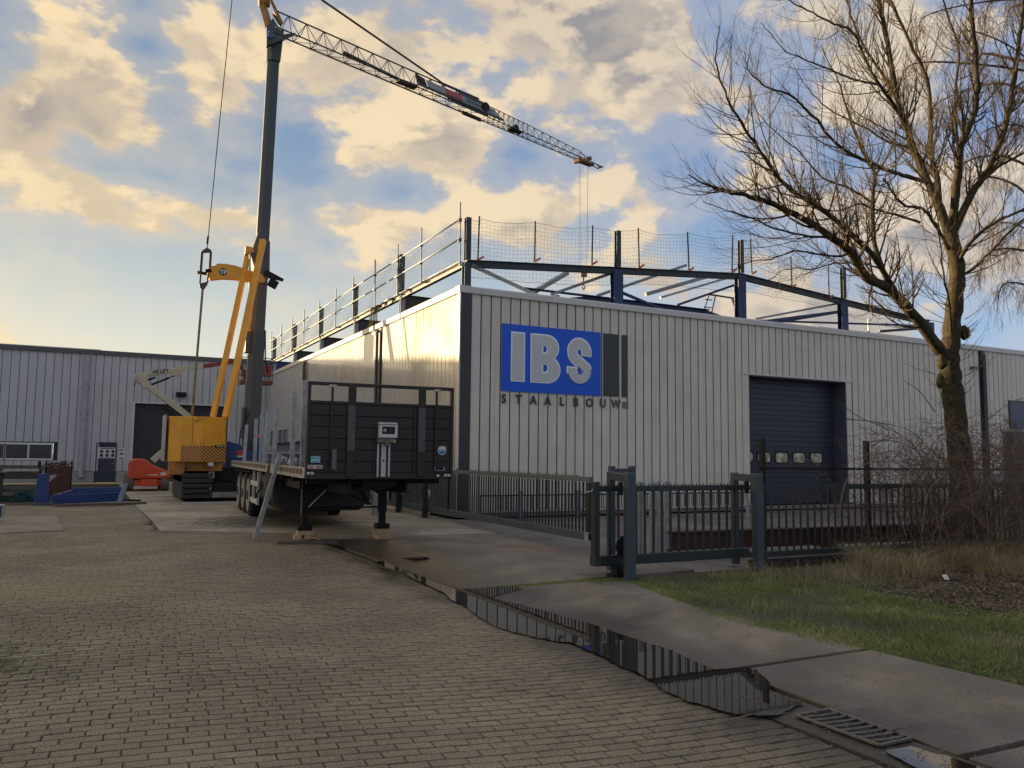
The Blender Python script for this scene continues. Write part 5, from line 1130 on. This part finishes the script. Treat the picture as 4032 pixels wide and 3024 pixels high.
# strips of white plastic on the concrete
def strip(pts, label, w=.05):
    mb = MB(); 
    for a, b in zip(pts[:-1], pts[1:]): mb.bar((*a, .02), (*b, .02), w*random.uniform(.7, 1.4), .012)
    mb.build('plastic_strip', WHITE, label=label, category='plastic strip')
strip([(5.92, 15.8), (6.15, 15.86), (6.45, 15.98), (6.75, 15.97), (6.95, 16.12), (7.2, 16.22), (7.35, 16.2)], 'crumpled white plastic strip on the concrete before the long gate')
strip([(6.25, 15.95), (6.2, 16.1), (6.22, 16.3)], 'short white scrap lying by the long plastic strip', .04)
strip([(2.5, 27.9), (2.9, 28.15), (3.4, 28.2), (3.9, 28.35), (4.3, 28.45)], 'white strip of sheeting on the concrete before the crawler tracks', .12)
strip([(5.3, 19.6), (5.9, 19.3), (6.4, 19.55), (6.9, 19.3)], 'white strapping lying on the concrete under the trailer', .06)
# ------------------------------------------------------------------ vegetation
def rv(s=1.): return Vector((random.gauss(0, s), random.gauss(0, s), random.gauss(0, s)))
def catmull(P, n):
    Q = []; P = [P[0]*2-P[1]]+P+[P[-1]*2-P[-2]]
    for i in range(1, len(P)-2):
        for k in range(n):
            t = k/n; a, b, c, d = P[i-1], P[i], P[i+1], P[i+2]
            Q.append(.5*((2*b)+(c-a)*t+(2*a-5*b+4*c-d)*t*t+(3*b-a-3*c+d)*t*t*t))
    Q.append(P[-2]); return Q
def grow(mb, p, d, L, r, lev, up, twist, leafs=None):
    """one side branch: bends up towards its tip and forks on the way"""
    n = max(3, int(L/.14)) if lev > 0 else 3
    pts = [p]; dirs = [d.normalized()]; bend = rv(twist)
    for i in range(n):
        d = (d+Vector((0, 0, up))*(1.0/n)+bend*(.6/n)+rv(.5*twist/math.sqrt(n))).normalized(); dirs.append(d); pts.append(pts[-1]+d*(L/n))
    rs = [r*(1-.75*i/n) for i in range(n+1)]
    mb.tube(pts, rs, 5 if r > .012 else (4 if r > .006 else 3), False)
    if lev <= 0: return
    k = {3: int(L/.20)+2, 2: int(L/.17)+2, 1: int(L/.13)+1}[lev]
    for j in range(k):
        f = random.uniform(.18, 1.0); i = min(n-1, int(f*n)); t = f*n-i
        q = pts[i].lerp(pts[i+1], min(1, t)); dd = dirs[i]
        side = dd.cross(rv()).normalized(); ang = random.uniform(.45, .95)
        nd = (dd*math.cos(ang)+side*math.sin(ang)).normalized()
        grow(mb, q, nd, L*random.uniform(.28, .52)*(1-.35*f), rs[i]*.55, lev-1, up*1.1, twist)
random.seed(21)
tree = thing('bare_tree', (14.55, 9.7, 0), 'tall bare tree with forked mossy trunk and upswept branches, right of the building', 'tree')
def hero(pts, r0_, r1, n=5, sides=10, name='limb', par=None, rough=.010):
    P = catmull([on(a, b, 1, y) for a, b, y in pts], n); m = len(P)
    P = [P[0]]+[q+rv(rough*(.3+.7*i/m)) for i, q in enumerate(P[1:])]
    q_s = .87 if name == 'trunk' else .74
    R = [(r0_+(r1-r0_)*(i/(m-1))**.85)*q_s for i in range(m)]
    R2 = [r*(1+.07*math.sin(i*1.7)+random.uniform(-.04, .04)) for i, r in enumerate(R)]
    MB().tube(P, R2, sides, True).build(name, BARKM, par or tree, smooth=True); return P, R
tr = []
TY = 9.75
P, R = hero([(3812, 2230, TY), (3805, 2080, TY), (3790, 1900, TY), (3770, 1700, TY), (3750, 1530, TY), (3738, 1420, TY), (3745, 1330, TY), (3757, 1200, TY), (3768, 1060, TY), (3748, 950, TY), (3740, 900, TY)], .285, .14, 6, 16, 'trunk', rough=.008)
tr = []
H_ = [
 ([(3735,1420,TY),(3688,1362,9.7),(3604,1248,9.6),(3502,1139,9.5),(3411,1091,9.3),(3351,995,9.1),(3273,934,8.9),(3182,870,8.7),(3064,815,8.5),(2971,782,8.4),(2865,749,8.2),(2799,736,8.1),(2706,690,8.0)], .165, .010, 1),
 ([(3604,1248,9.6),(3525,1150,9.9),(3475,1060,10.0),(3440,940,10.1),(3437,800,10.2),(3442,676,10.2),(3409,617,10.3),(3369,530,10.4),(3316,371,10.5),(3290,300,10.5),(3230,180,10.6)], .085, .010, 1),
 ([(3520,1140,9.5),(3440,1010,9.2),(3363,934,9.0),(3272,850,8.7),(3177,790,8.5),(3084,720,8.3),(3024,640,8.1),(2958,540,8.0),(2898,451,7.9),(2852,358,7.8),(2819,232,7.7),(2832,99,7.6)], .075, .008, 1),
 ([(3742,930,TY),(3700,820,9.8),(3654,716,9.9),(3594,583,10.0),(3568,490,10.0),(3535,398,10.1),(3488,133,10.2),(3462,0,10.2),(3440,-200,10.3)], .13, .045, 1),
 ([(3700,830,9.8),(3690,700,10.2),(3667,597,10.4),(3654,331,10.7),(3581,166,10.8),(3508,0,10.9),(3460,-120,11)], .085, .030, 1),
 ([(3745,920,TY),(3767,729,9.7),(3780,597,9.6),(3815,500,9.5),(3840,431,9.5),(3846,265,9.4),(3826,66,9.3),(3810,-150,9.2)], .12, .05, 1),
 ([(3745,930,TY),(3826,762,9.4),(3893,663,9.2),(3959,497,9.0),(3999,265,8.9),(4025,66,8.8),(4045,-100,8.7)], .105, .04, 1),
 ([(3775,600,9.6),(3760,450,9.9),(3765,330,10.0),(3775,200,10.1),(3740,80,10.2),(3700,-60,10.3)], .05, .02, 1),
 ([(3880,690,9.2),(3960,640,9.0),(4050,590,8.8),(4150,520,8.6)], .04, .02, 1),
 ([(3767,1040,TY),(3800,985,9.5),(3860,915,9.3),(3950,860,9.1),(4045,822,8.9),(4150,790,8.7)], .055, .025, 1),
 ([(3765,1100,TY),(3840,1050,9.6),(3930,960,9.5),(4032,860,9.3),(4100,800,9.2)], .045, .02, 1),
 ([(3654,716,9.9),(3570,695,9.6),(3495,670,9.4),(3415,636,9.2),(3296,570,9.0),(3217,477,8.8),(3117,378,8.6),(3024,345,8.4),(2951,285,8.3),(2935,200,8.2)], .060, .007, 1),
 ([(3568,490,10.0),(3510,400,9.8),(3462,331,9.6),(3415,252,9.5),(3362,133,9.3),(3283,93,9.2),(3177,40,9.0),(3104,0,8.9)], .055, .012, 1),
 ([(3462,331,9.6),(3380,318,9.4),(3263,272,9.2),(3164,232,9.0),(3080,190,8.8),(3000,90,8.6)], .032, .006, 1),
 ([(3735,980,TY),(3680,880,9.5),(3634,822,9.3),(3561,809,9.1),(3515,756,9.0),(3480,700,8.9)], .05, .02, 1),
 ([(3351,995,9.1),(3300,1010,9.0),(3218,1000,8.8),(3122,989,8.7),(3037,1020,8.5),(2960,1030,8.4),(2880,1060,8.3)], .030, .006, 1),
 ([(3621,875,9.3),(3540,850,9.1),(3435,822,8.9),(3382,802,8.8),(3309,829,8.6),(3210,822,8.5),(3130,800,8.4)], .032, .006, 1),
 ([(3475,1060,10.0),(3400,1040,9.8),(3300,1035,9.6),(3200,1060,9.4),(3100,1060,9.3),(3010,1110,9.2)], .026, .005, 1),
 ([(3437,800,10.2),(3340,740,10.3),(3240,700,10.4),(3150,600,10.5),(3080,540,10.6),(2980,440,10.7),(2950,330,10.8)], .035, .006, 1),
 ([(3535,398,10.1),(3480,300,10.3),(3400,180,10.5),(3350,60,10.6),(3320,-60,10.7)], .05, .02, 1),
 ([(3594,583,10.0),(3500,560,10.3),(3400,500,10.6),(3280,440,10.8),(3180,350,11),(3120,250,11.1)], .04, .007, 1),
 ([(3745,1330,TY),(3738,1200,9.4),(3715,1080,9.2),(3700,950,9.1),(3690,880,9.0)], .035, .012, 1),
 ([(3273,934,8.9),(3180,930,8.8),(3060,900,8.7),(2960,860,8.6),(2860,830,8.5),(2770,790,8.4)], .030, .006, 1),
]
tw = MB()
for pts, a, b, _ in H_:
    P, R = hero(pts, a, b, 5, 10)
    m = len(P); tot = sum((P[i+1]-P[i]).length for i in range(m-1)); cnt = int(tot*7.6)
    for j in range(cnt):
        f = .14+.86*(j+random.random())/cnt; i = min(m-2, int(f*(m-1))); q = P[i].lerp(P[i+1], random.random()); dd = (P[i+1]-P[i]).normalized()
        side = dd.cross(rv()).normalized(); ang = random.uniform(.5, 1.0); nd = (dd*math.cos(ang)+side*math.sin(ang)).normalized()
        L_ = random.uniform(.45, 1.7)*(1-.62*f*f)
        grow(tw, q, nd, L_, min(R[i]*.42, .021), 2, .85, .26)
tw.build('twigs', mat('ash_twigs', (.10, .075, .045), .9, 0, .4, 6, spec=.2), tree, kind='stuff')
# knots and moss lumps on the fork
for a, b, s in ((3705, 1425, .10), (3795, 1310, .10), (3700, 1500, .08)):
    c = on(a, b, 1, TY-.08); MB().tube([c+Vector((-.02, 0, -.14)), c+Vector((-.0, -.02, -.06)), c+Vector((0, -.02, .05)), c+Vector((.01, 0, .14))], [.03, s, s*.9, .03], 10).build('burl', BARKM, tree, smooth=True)
cap = MB()
for _ in range(60):      # shoots on the trunk
    a = random.uniform(0, 6.28); z = random.uniform(2.2, 6.2); c = on(3770-(z-2.2)*4, 1798-(z-1.63)*205, 1, TY); c = c+Vector((math.cos(a), math.sin(a), 0))*.16
    grow(cap, c, Vector((math.cos(a), math.sin(a), .4)), random.uniform(.3, .9), .007, 1, .5, .35)
cap.build('shoots', MATS['ash_twigs'], tree, kind='stuff')
for (a, b) in ((3700, 1105, ), (3380, 1570)): pass

# birch behind with hanging twigs
random.seed(5)
birch = thing('birch_tree', (22, 15, 0), 'leafless birch with fine hanging twigs behind the bare tree at the right edge', 'tree')
BIRK = mat('birch_bark_sunlit', (.42, .26, .14), .75, 0, .25, 6, .3, 20)  # orange sunlight on the branches is put into this bark colour
BTW = mat('birch_twigs', (.085, .055, .045), .85, 0, .3, 6)
BY = 15.0
base = on(4200, 2000, 1, BY); top = on(4230, -300, 1, BY)
MB().tube(catmull([Vector((base.x, BY, 0)), Vector((base.x+.05, BY, 4)), Vector((base.x+.2, BY-.2, 8)), Vector((top.x, BY, 13)), Vector((top.x+.1, BY, 16))], 5), [.22*(1-.03*i) for i in range(21)], 12).build('trunk', BIRK, birch, smooth=True)
bt = MB()
br_ = [((4100, 90), (3900, 10)), ((4150, 260), (3860, 215)), ((4150, 120), (3980, 30)), ((4150, 420), (3700, 400)), ((4150, 560), (3870, 520)), ((4150, 720), (3800, 640)), ((4150, 900), (3850, 700)), ((4150, 1050), (3930, 880)), ((4150, 350), (3800, 120)),
       ((4150, 40), (3850, -120)), ((4150, 500), (3900, 330)), ((4150, 650), (3950, 480)), ((4150, 1200), (3950, 1120)), ((4100, 1000), (3880, 1010)), ((4150, 0), (3650, 60)), ((4150, 300), (3600, 250))]
for k, ((a, b), (c, d)) in enumerate(br_):
    yy = BY+random.uniform(-1.4, 1.6); A = on(a, b, 1, BY); B_ = on(c, d, 1, yy); mid = (A+B_)/2+Vector((0, 0, .35))+rv(.12)
    PP = catmull([A, mid, B_, B_+Vector((-.4, 0, -.9))], 6); rr = random.uniform(.03, .055) if k > 2 else .07
    MB().tube(PP, [rr*(1-.9*i/(len(PP)-1))+.004 for i in range(len(PP))], 6).build('branch', BIRK if k < 4 else BTW, birch, smooth=True)  # the first few branches take the sunlit bark colour
    for j in range(46):
        f = random.uniform(.15, 1); i = int(f*(len(PP)-1)); q = PP[i]
        d0 = (rv(.8)+Vector((-.3, 0, .15))).normalized(); L_ = random.uniform(.4, 1.5)
        P = [q]; d_ = d0; n_ = 7; R_ = []
        for s_ in range(n_): d_ = (d_+Vector((0, 0, -.33))+rv(.10)).normalized(); P.append(P[-1]+d_*L_/n_)
        bt.tube(P, [.007-.0007*i2 for i2 in range(n_+1)], 3, False)
        for _ in range(7):
            i2 = random.randrange(1, n_); dd = (rv(.5)+Vector((0, 0, -.5))).normalized(); Q = [P[i2]]
            for s_ in range(4): dd = (dd+Vector((0, 0, -.45))+rv(.15)).normalized(); Q.append(Q[-1]+dd*random.uniform(.05, .14))
            bt.tube(Q, .0030, 3, False)
bt.build('twigs', BTW, birch, kind='stuff')

# dog rose thicket
random.seed(11)
shrub = thing('rose_shrub', (14.2, 9.0, 0), 'dense tangled leafless rose shrub with red hips around the tree foot', 'shrub')
CANE = mat('cane_pale', (.17, .135, .095), .75, 0, .35, 12); CANR = mat('cane_red', (.15, .095, .072), .75, 0, .4, 9); CAND = mat('cane_dark', (.14, .11, .08), .8, 0, .4, 9)
sw, sd_ = MB(), MB()
def arc(p, az, H1, reach, r, n=12):
    d = Vector((math.cos(az), math.sin(az), 0)); P = []
    for i in range(n+1):
        t = i/n; P.append(p+d*(reach*t**1.25)+Vector((0, 0, H1*(1-(1-1.25*t)**2 if t < .8 else 1-(1.25*t-1)**2*1.6)*1.0))+rv(.03*t))
    return P
def side(mb, P, r, cnt, L0, L1, lev=0):
    for _ in range(cnt):
        i = random.randrange(1, len(P)-1); d = (P[i+1]-P[i]).normalized(); s_ = d.cross(rv()).normalized(); nd = (d*.5+s_*.8+Vector((0, 0, random.uniform(-.2, .4)))).normalized()
        Q = [P[i]]; L_ = random.uniform(L0, L1)
        for k in range(5): nd = (nd+rv(.22)+Vector((0, 0, -.06))).normalized(); Q.append(Q[-1]+nd*L_/5)
        mb.tube(Q, [r*(1-.14*k) for k in range(6)], 3, False)
        if lev: side(mb, Q, r*.6, 3, L0*.35, L1*.4, lev-1)
hips = MB()
for k in range(230):
    cx = random.gauss(14.3, 1.5); cy = random.gauss(9.1, .75)
    if cx < 10.9 or cy < 7.3: continue
    p = Vector((cx, cy, 0)); H1 = random.uniform(1.0, 2.5)*(1-.22*abs(cx-14.3)/1.6); H1 = max(.6, H1); P = arc(p, random.uniform(0, 6.28), H1, random.uniform(.4, 1.9), .01)
    r = random.uniform(.005, .012); mb = (sw, sd_)[k % 2]
    mb.tube(P, [r*(1-.06*i) for i in range(len(P))], 4, False); side(mb, P, r*.5, 11, .25, .9, 1)
    if k % 6 == 0:
        c = P[-2]; hips.tube([c+Vector((0, 0, -.012)), c, c+Vector((0, 0, .012))], [.004, .011, .004], 6)
sw.build('twigs', CANR, shrub, kind='stuff'); sd_.build('twigs', CAND, shrub, kind='stuff'); hips.build('rose_hips', mat('hip_red', (.40, .02, .015), .4), shrub, kind='stuff')
for P_ in ([(3570, 2120, 8.3), (3545, 2020, 8.3), (3560, 1900, 8.3), (3620, 1815, 8.3), (3700, 1820, 8.2), (3800, 1875, 8.1), (3950, 1900, 8.0), (4010, 1960, 8.0)],
           [(3630, 2100, 8.2), (3640, 2010, 8.2), (3665, 1920, 8.2), (3735, 1865, 8.2), (3800, 1880, 8.2)], [(3300, 2050, 8.6), (3330, 1900, 8.6), (3400, 1830, 8.6), (3520, 1815, 8.5)],
           [(3850, 2150, 8.0), (3835, 2060, 8.0), (3815, 1900, 8.0), (3760, 1750, 8.1), (3700, 1720, 8.2)],
           [(3420, 1740, 8.8), (3520, 1735, 8.8), (3600, 1770, 8.6), (3640, 1800, 8.5)], [(3330, 1650, 9), (3430, 1660, 9), (3570, 1690, 8.9), (3660, 1760, 8.8)], 
           [(3430, 1760, 9.1), (3500, 1700, 9.1), (3380, 1640, 9.1), (3300, 1580, 9.1)], [(3880, 1660, 9.2), (3990, 1580, 9), (4100, 1560, 8.9)], [(3680, 1620, 9.3), (3620, 1540, 9.3), (3560, 1500, 9.3)]):
    PP = catmull([on(a, b, 1, y) for a, b, y in P_], 5); MB().tube(PP, [.010*(1-.6*i/len(PP)) for i in range(len(PP))], 5).build('cane', CANE if P_[0][1] > 1800 else CAND, shrub, smooth=True)

# grass: short green blades, long straw by the fence, litter under the shrub
def blades(name, n, region, hfn, wfn, m, label, lean=.5, seed=1):
    rg = np.random.default_rng(seed); pts = region(rg, n); n = len(pts); a = rg.uniform(0, 6.283, n); h = hfn(rg, pts); w = wfn(rg, n); l = h*rg.uniform(.1, lean*2, n)
    dx, dy = np.cos(a), np.sin(a); b = rg.uniform(0, 6.283, n); wx, wy = np.cos(b)*w, np.sin(b)*w
    z0 = np.full(n, -.024)
    v = np.stack([np.stack([pts[:, 0]-wx, pts[:, 1]-wy, z0], 1), np.stack([pts[:, 0]+wx, pts[:, 1]+wy, z0], 1),
                  np.stack([pts[:, 0]+dx*l*.35+wx*.8, pts[:, 1]+dy*l*.35+wy*.8, z0+h*.6], 1), np.stack([pts[:, 0]+dx*l*.35-wx*.8, pts[:, 1]+dy*l*.35-wy*.8, z0+h*.6], 1),
                  np.stack([pts[:, 0]+dx*l+wx*.15, pts[:, 1]+dy*l+wy*.15, z0+h*.95], 1), np.stack([pts[:, 0]+dx*l-wx*.15, pts[:, 1]+dy*l-wy*.15, z0+h*.95], 1)], 1).reshape(-1, 3)
    f = np.array([[0, 1, 2, 3], [3, 2, 4, 5]])[None]+6*np.arange(n)[:, None, None]
    return link(name, np_mesh(name, v, f.reshape(-1, 4)), m, None, kind='stuff', label=label, category='grass')
def veg_mat(name, cols, rough=.7, sc=1.2):
    m = D.materials.new(name); m.use_nodes = True; nt = m.node_tree; N = nt.nodes; L = nt.links; b = N['Principled BSDF']; b.inputs['Roughness'].default_value = rough
    g = N.new('ShaderNodeNewGeometry'); n = N.new('ShaderNodeTexNoise'); n.inputs['Scale'].default_value = sc; n.inputs['Detail'].default_value = 5; L.new(g.outputs['Position'], n.inputs['Vector'])
    a = N.new('ShaderNodeMath'); a.operation = 'MULTIPLY_ADD'; L.new(g.outputs['Random Per Island'], a.inputs[0]); a.inputs[1].default_value = .6
    s = N.new('ShaderNodeMath'); s.operation = 'MULTIPLY_ADD'; L.new(n.outputs['Fac'], s.inputs[0]); s.inputs[1].default_value = 1.6; s.inputs[2].default_value = -.6; L.new(s.outputs[0], a.inputs[2])
    r = N.new('ShaderNodeValToRGB'); L.new(a.outputs[0], r.inputs[0])
    while len(r.color_ramp.elements) < len(cols): r.color_ramp.elements.new(.5)
    for i, c in enumerate(cols): r.color_ramp.elements[i].position = i/(len(cols)-1); r.color_ramp.elements[i].color = (*c, 1)
    L.new(r.outputs[0], b.inputs['Base Color']); return m
GRM = veg_mat('grass_green', [(.12, .11, .045), (.11, .165, .03), (.165, .23, .04), (.27, .28, .08), (.42, .35, .17)])
STR = veg_mat('grass_straw', [(.11, .085, .035), (.26, .20, .09), (.42, .34, .18), (.13, .15, .045)])
LEAF = veg_mat('leaf_litter', [(.05, .022, .018), (.12, .05, .035), (.26, .15, .11), (.09, .06, .04)])
def edge_x(y): return np.interp(y, [2, 3.7, 4.95, 6.1, 6.8, 8.0, 9.1, 9.5], [6.32, 6.22, 6.04, 5.93, 5.93, 6.15, 6.42, 6.6])
def patch(rg, x, y):     # thin and bare places
    return np.sin(x*1.7+np.sin(y*2.1)*1.3)*np.sin(y*2.3+x*.9)+.5*np.sin(x*5.1+y*3.7)*np.sin(y*6.3-x*2.2)
def reg_lawn(rg, n):
    y = rg.uniform(2.4, 9.1, n); x = edge_x(y)+rg.uniform(0, 1, n)**1.25*9.5-.06*rg.random(n)
    k = patch(rg, x, y)+rg.normal(0, .35, n); keep = (k > -.55) & ~((x > 8.75) & (y > 5.25+.25*np.sin(x*3)) & (rg.random(n) < .95)) & ~((y > 8.3) & (rg.random(n) < .4)) & ~((x < 7.8) & (y > 6.2) & (y < 7.4) & (rg.random(n) < .55))
    return np.stack([x, y], 1)[keep]
blades('grass', 210000, reg_lawn, lambda rg, p: rg.uniform(.012, .055, len(p))*(1+.5*np.sin(p[:, 0]*4)*np.sin(p[:, 1]*3)), lambda rg, n: rg.uniform(.0012, .0032, n), GRM, 'short green winter grass beside the concrete slabs', .8, 3)
def reg_edge(rg, n):
    y = rg.uniform(2.4, 9.1, n); x = edge_x(y)+rg.normal(0, .05, n); return np.stack([x, y], 1)
blades('grass_fringe', 9000, reg_edge, lambda rg, p: rg.uniform(.01, .045, len(p)), lambda rg, n: rg.uniform(.001, .003, n), GRM, 'ragged fringe of grass creeping over the slab edge', 1., 4)
def reg_straw(rg, n):
    x = rg.uniform(6.55, 17, n); y = 8.35+rg.normal(0, .42, n)-.10*(x-8)*(x > 8); k = patch(rg, x*2.1, y*1.9)+rg.normal(0, .25, n); keep = (y < 9.22) & (k > .15) & ((x > 7.6) | (rg.random(n) < .12)); return np.stack([x, y], 1)[keep]
blades('dry_grass', 17000, reg_straw, lambda rg, p: rg.uniform(.03, .22, len(p))*(1+.6*np.sin(p[:, 0]*5+p[:, 1]*7)), lambda rg, n: rg.uniform(.0010, .0026, n), STR, 'long straw coloured grass along the foot of the green gate', .7, 5)
def reg_straw2(rg, n): x = rg.normal(12.6, 1.1, n); y = rg.normal(7.9, .45, n); return np.stack([x, y], 1)[(y < 9.2)]
def reg_t(rg, n):
    cx = rg.uniform(10.2, 15.5, 26); cy = rg.normal(8.1, .45, 26); i = rg.integers(0, 26, n); return np.stack([cx[i]+rg.normal(0, .13, n), np.minimum(cy[i]+rg.normal(0, .10, n), 9.2)], 1)
blades('dry_tussocks', 8000, reg_t, lambda rg, p: rg.uniform(.10, .45, len(p)), lambda rg, n: rg.uniform(.0012, .003, n), STR, 'taller brown grass tussocks at the foot of the rose shrub', .9, 6)
blades('moss_fringe', 5000, lambda rg, n: np.stack([rg.uniform(4.1, 6.6, n), 9.16+rg.normal(0, .035, n)], 1), lambda rg, p: rg.uniform(.025, .045, len(p)), lambda rg, n: rg.uniform(.001, .003, n), GRM, 'thin line of moss and grass in the slab joint by the gate', 1., 8)
def reg_j(rg, n):
    x = rg.uniform(-2.2, 1.2, n); y = rg.uniform(4.2, 11, n); k = np.exp(-((x+1.2)/1.0)**2-((y-7.6)/1.7)**2); keep = rg.random(n) < k+.03
    p_ = np.stack([x, y], 1)[keep]; c_, s_ = math.cos(PROT), math.sin(PROT); v = (-(p_[:, 0]+.3)*s_+(p_[:, 1]-.4)*c_)/PH; d_ = (np.round(v-.5)+.5-v)*PH+rg.normal(0, .004, len(p_))
    p_[:, 0] += -s_*d_; p_[:, 1] += c_*d_; return p_
blades('joint_weeds', 26000, reg_j, lambda rg, p: rg.uniform(.022, .045, len(p)), lambda rg, n: rg.uniform(.002, .005, n), GRM, 'moss and weeds growing in the paver joints at the left edge', 1., 12)
# leaf litter
rg = np.random.default_rng(9); n = 34000
x = rg.uniform(8.3, 17, n); y = rg.uniform(5.0, 9.1, n); keep = (y > 5.35+.25*np.sin(x*2.7)+rg.normal(0, .18, n)) & (x > 8.8+rg.normal(0, .25, n)) & (y < 7.2+(x-9)*.35+rg.normal(0, .3, n)); x, y = x[keep], y[keep]; n = len(x)
a = rg.uniform(0, 6.28, n); s = rg.uniform(.008, .035, n); tl = rg.uniform(-.4, .4, (n, 2)); c, q_ = np.cos(a), np.sin(a); zc = -.020+rg.uniform(0, .025, n)
quad = []
for u, v_ in ((-1, 0), (0, -.55), (1, 0), (0, .55)): quad.append(np.stack([x+s*(u*c-v_*q_), y+s*(u*q_+v_*c), zc+s*(u*tl[:, 0]+v_*tl[:, 1])], 1))
V = np.stack(quad, 1).reshape(-1, 3); Fq = np.arange(4*n).reshape(-1, 4)
link('leaf_litter', np_mesh('leaf_litter', V, Fq), LEAF, None, kind='stuff', label='red brown leaf litter under the rose shrub', category='leaves')
# scattered leaves and crumbs on slabs and paving
n = 900; x = np.concatenate([rg.uniform(3.2, 6.3, n//2), rg.normal(4.1, .25, n-n//2)]); y = np.concatenate([rg.uniform(2.4, 9, n//2), rg.normal(3.6, .45, n-n//2)]); n = len(x)
a = rg.uniform(0, 6.28, n); s = rg.uniform(.003, .011, n); c, q_ = np.cos(a), np.sin(a)
quad = [np.stack([x+s*(u*c-v_*q_), y+s*(u*q_+v_*c), .0125+rg.uniform(0, .004, n)+.002*u*s/.02], 1) for u, v_ in ((-1, 0), (0, -.6), (1, 0), (0, .6))]
link('leaf_crumbs', np_mesh('leaf_crumbs', np.stack(quad, 1).reshape(-1, 3), np.arange(4*n).reshape(-1, 4)), LEAF, None, kind='stuff', label='small leaf crumbs strewn around the drain grate and slabs', category='leaves')
random.seed(31)
for (a, b), L_, az, lb_ in (((7.5, 7.6), .55, 2.1, 'bent pale twig lying in the grass near the slab'), ((9.2, 6.6), .5, .6, 'thin pale twig lying on bare soil in the grass'), ((10.6, 6.5), .9, -.3, 'pale branch on the edge of the leaf litter'), ((11.4, 6.8), .9, .2, 'curved pale branch lying on the leaf litter'), ((3.5, 3.95), .5, -.15, 'thin reddish stalk lying on the pavers by the grate'), ((4.2, 3.35), .35, .4, 'dark twig caught on the drain grate')):
    P = [Vector((a, b, .018))]; d = Vector((math.cos(az), math.sin(az), 0))
    for k in range(6): d = (d+Vector((random.gauss(0, .2), random.gauss(0, .2), 0))).normalized(); P.append(P[-1]+d*L_/6+Vector((0, 0, random.uniform(-.002, .006))))
    MB().tube(P, [.007-.0006*k for k in range(7)], 5).build('fallen_twig', CANE if L_ > .36 else CAND, label=lb_, category='twig')
ws = thing('paper_scrap', (10.55, 7.3, 0), 'small crumpled white paper scrap in the dry grass', 'litter')
MB().add([(10.50, 7.3, 0), (10.58, 7.28, 0), (10.60, 7.33, .05), (10.52, 7.36, .06), (10.55, 7.31, .07)], [(0, 1, 4), (1, 2, 4), (2, 3, 4), (3, 0, 4)]).build('scrap', WHITE, ws)

# ------------------------------------------------------------------ the paving falls towards the gutter line
def fallen(x, y, z, d=None):
    d = fall(x, y) if d is None else d; k = 1+d/EYE; return (x*k, y*k, z-d)
def settle(o):
    me = o.data; bm = bmesh.new(); bm.from_mesh(me)
    if len(bm.verts) < 200 and not o.name.startswith(('puddle', 'drain', 'frame', 'bar', 'fallen')):
        cuts = [((c, 0, 0), (1, 0, 0)) for c in (0, .6, 1.2, 1.7, 2.1, 2.5, 2.9, 3.3, 4.7, 5.1, 5.4, 5.7, 6.0, 6.3)]+[((0, c, 0), (0, 1, 0)) for c in (10.2, 10.9, 11.6, 12.3, 13.0, 13.6)]
        for co, no in cuts: bmesh.ops.bisect_plane(bm, geom=bm.verts[:]+bm.edges[:]+bm.faces[:], plane_co=co, plane_no=no)
    d = None
    if o.name.startswith('puddle'):
        n = len(bm.verts); cx = sum(v.co.x for v in bm.verts)/n; cy = sum(v.co.y for v in bm.verts)/n; d = fall(4.0, min(cy, 9.5)) if n > 60 else fall(cx, cy)
    for v in bm.verts: v.co = (v.co.x, v.co.y, v.co.z-fallp(v.co.x, v.co.y)-.004) if o.name == 'paved_yard' else fallen(v.co.x, v.co.y, v.co.z, d)
    bm.to_mesh(me); bm.free(); me.update()
for o in list(D.objects):
    if o.type != 'MESH': continue
    base = o.name.split('.')[0]
    if base == 'paver':
        x, y, z = o.location; t = (fallp(x+.05, y)-fallp(x-.05, y))/.1; o.rotation_euler = (o.rotation_euler.x, o.rotation_euler.y+math.atan(t), o.rotation_euler.z); o.location = (x, y, z-fallp(x, y))
    elif base == 'paver_field':
        n = len(o.data.vertices); V = np.empty(n*3, np.float32); o.data.vertices.foreach_get('co', V); V = V.reshape(-1, 3)
        s = lambda t: np.clip(t, 0, 1)**2*(3-2*np.clip(t, 0, 1))
        V[:, 2] -= FALL*(1-s((abs(V[:, 0]/FK-4.0)-.60)/np.where(V[:, 0]/FK < 4, 3.6, 1.5)))*(1-s((V[:, 1]/FK-10.2)/3.4))
        o.data.vertices.foreach_set('co', V.ravel()); o.data.update()
    elif base in ('paved_yard', 'driveway', 'concrete_slab', 'gutter', 'gutter_pit', 'puddle', 'leaf_crumbs', 'fallen_twig', 'moss_fringe') or (o.parent and o.parent.name == 'drain_grate'): settle(o)
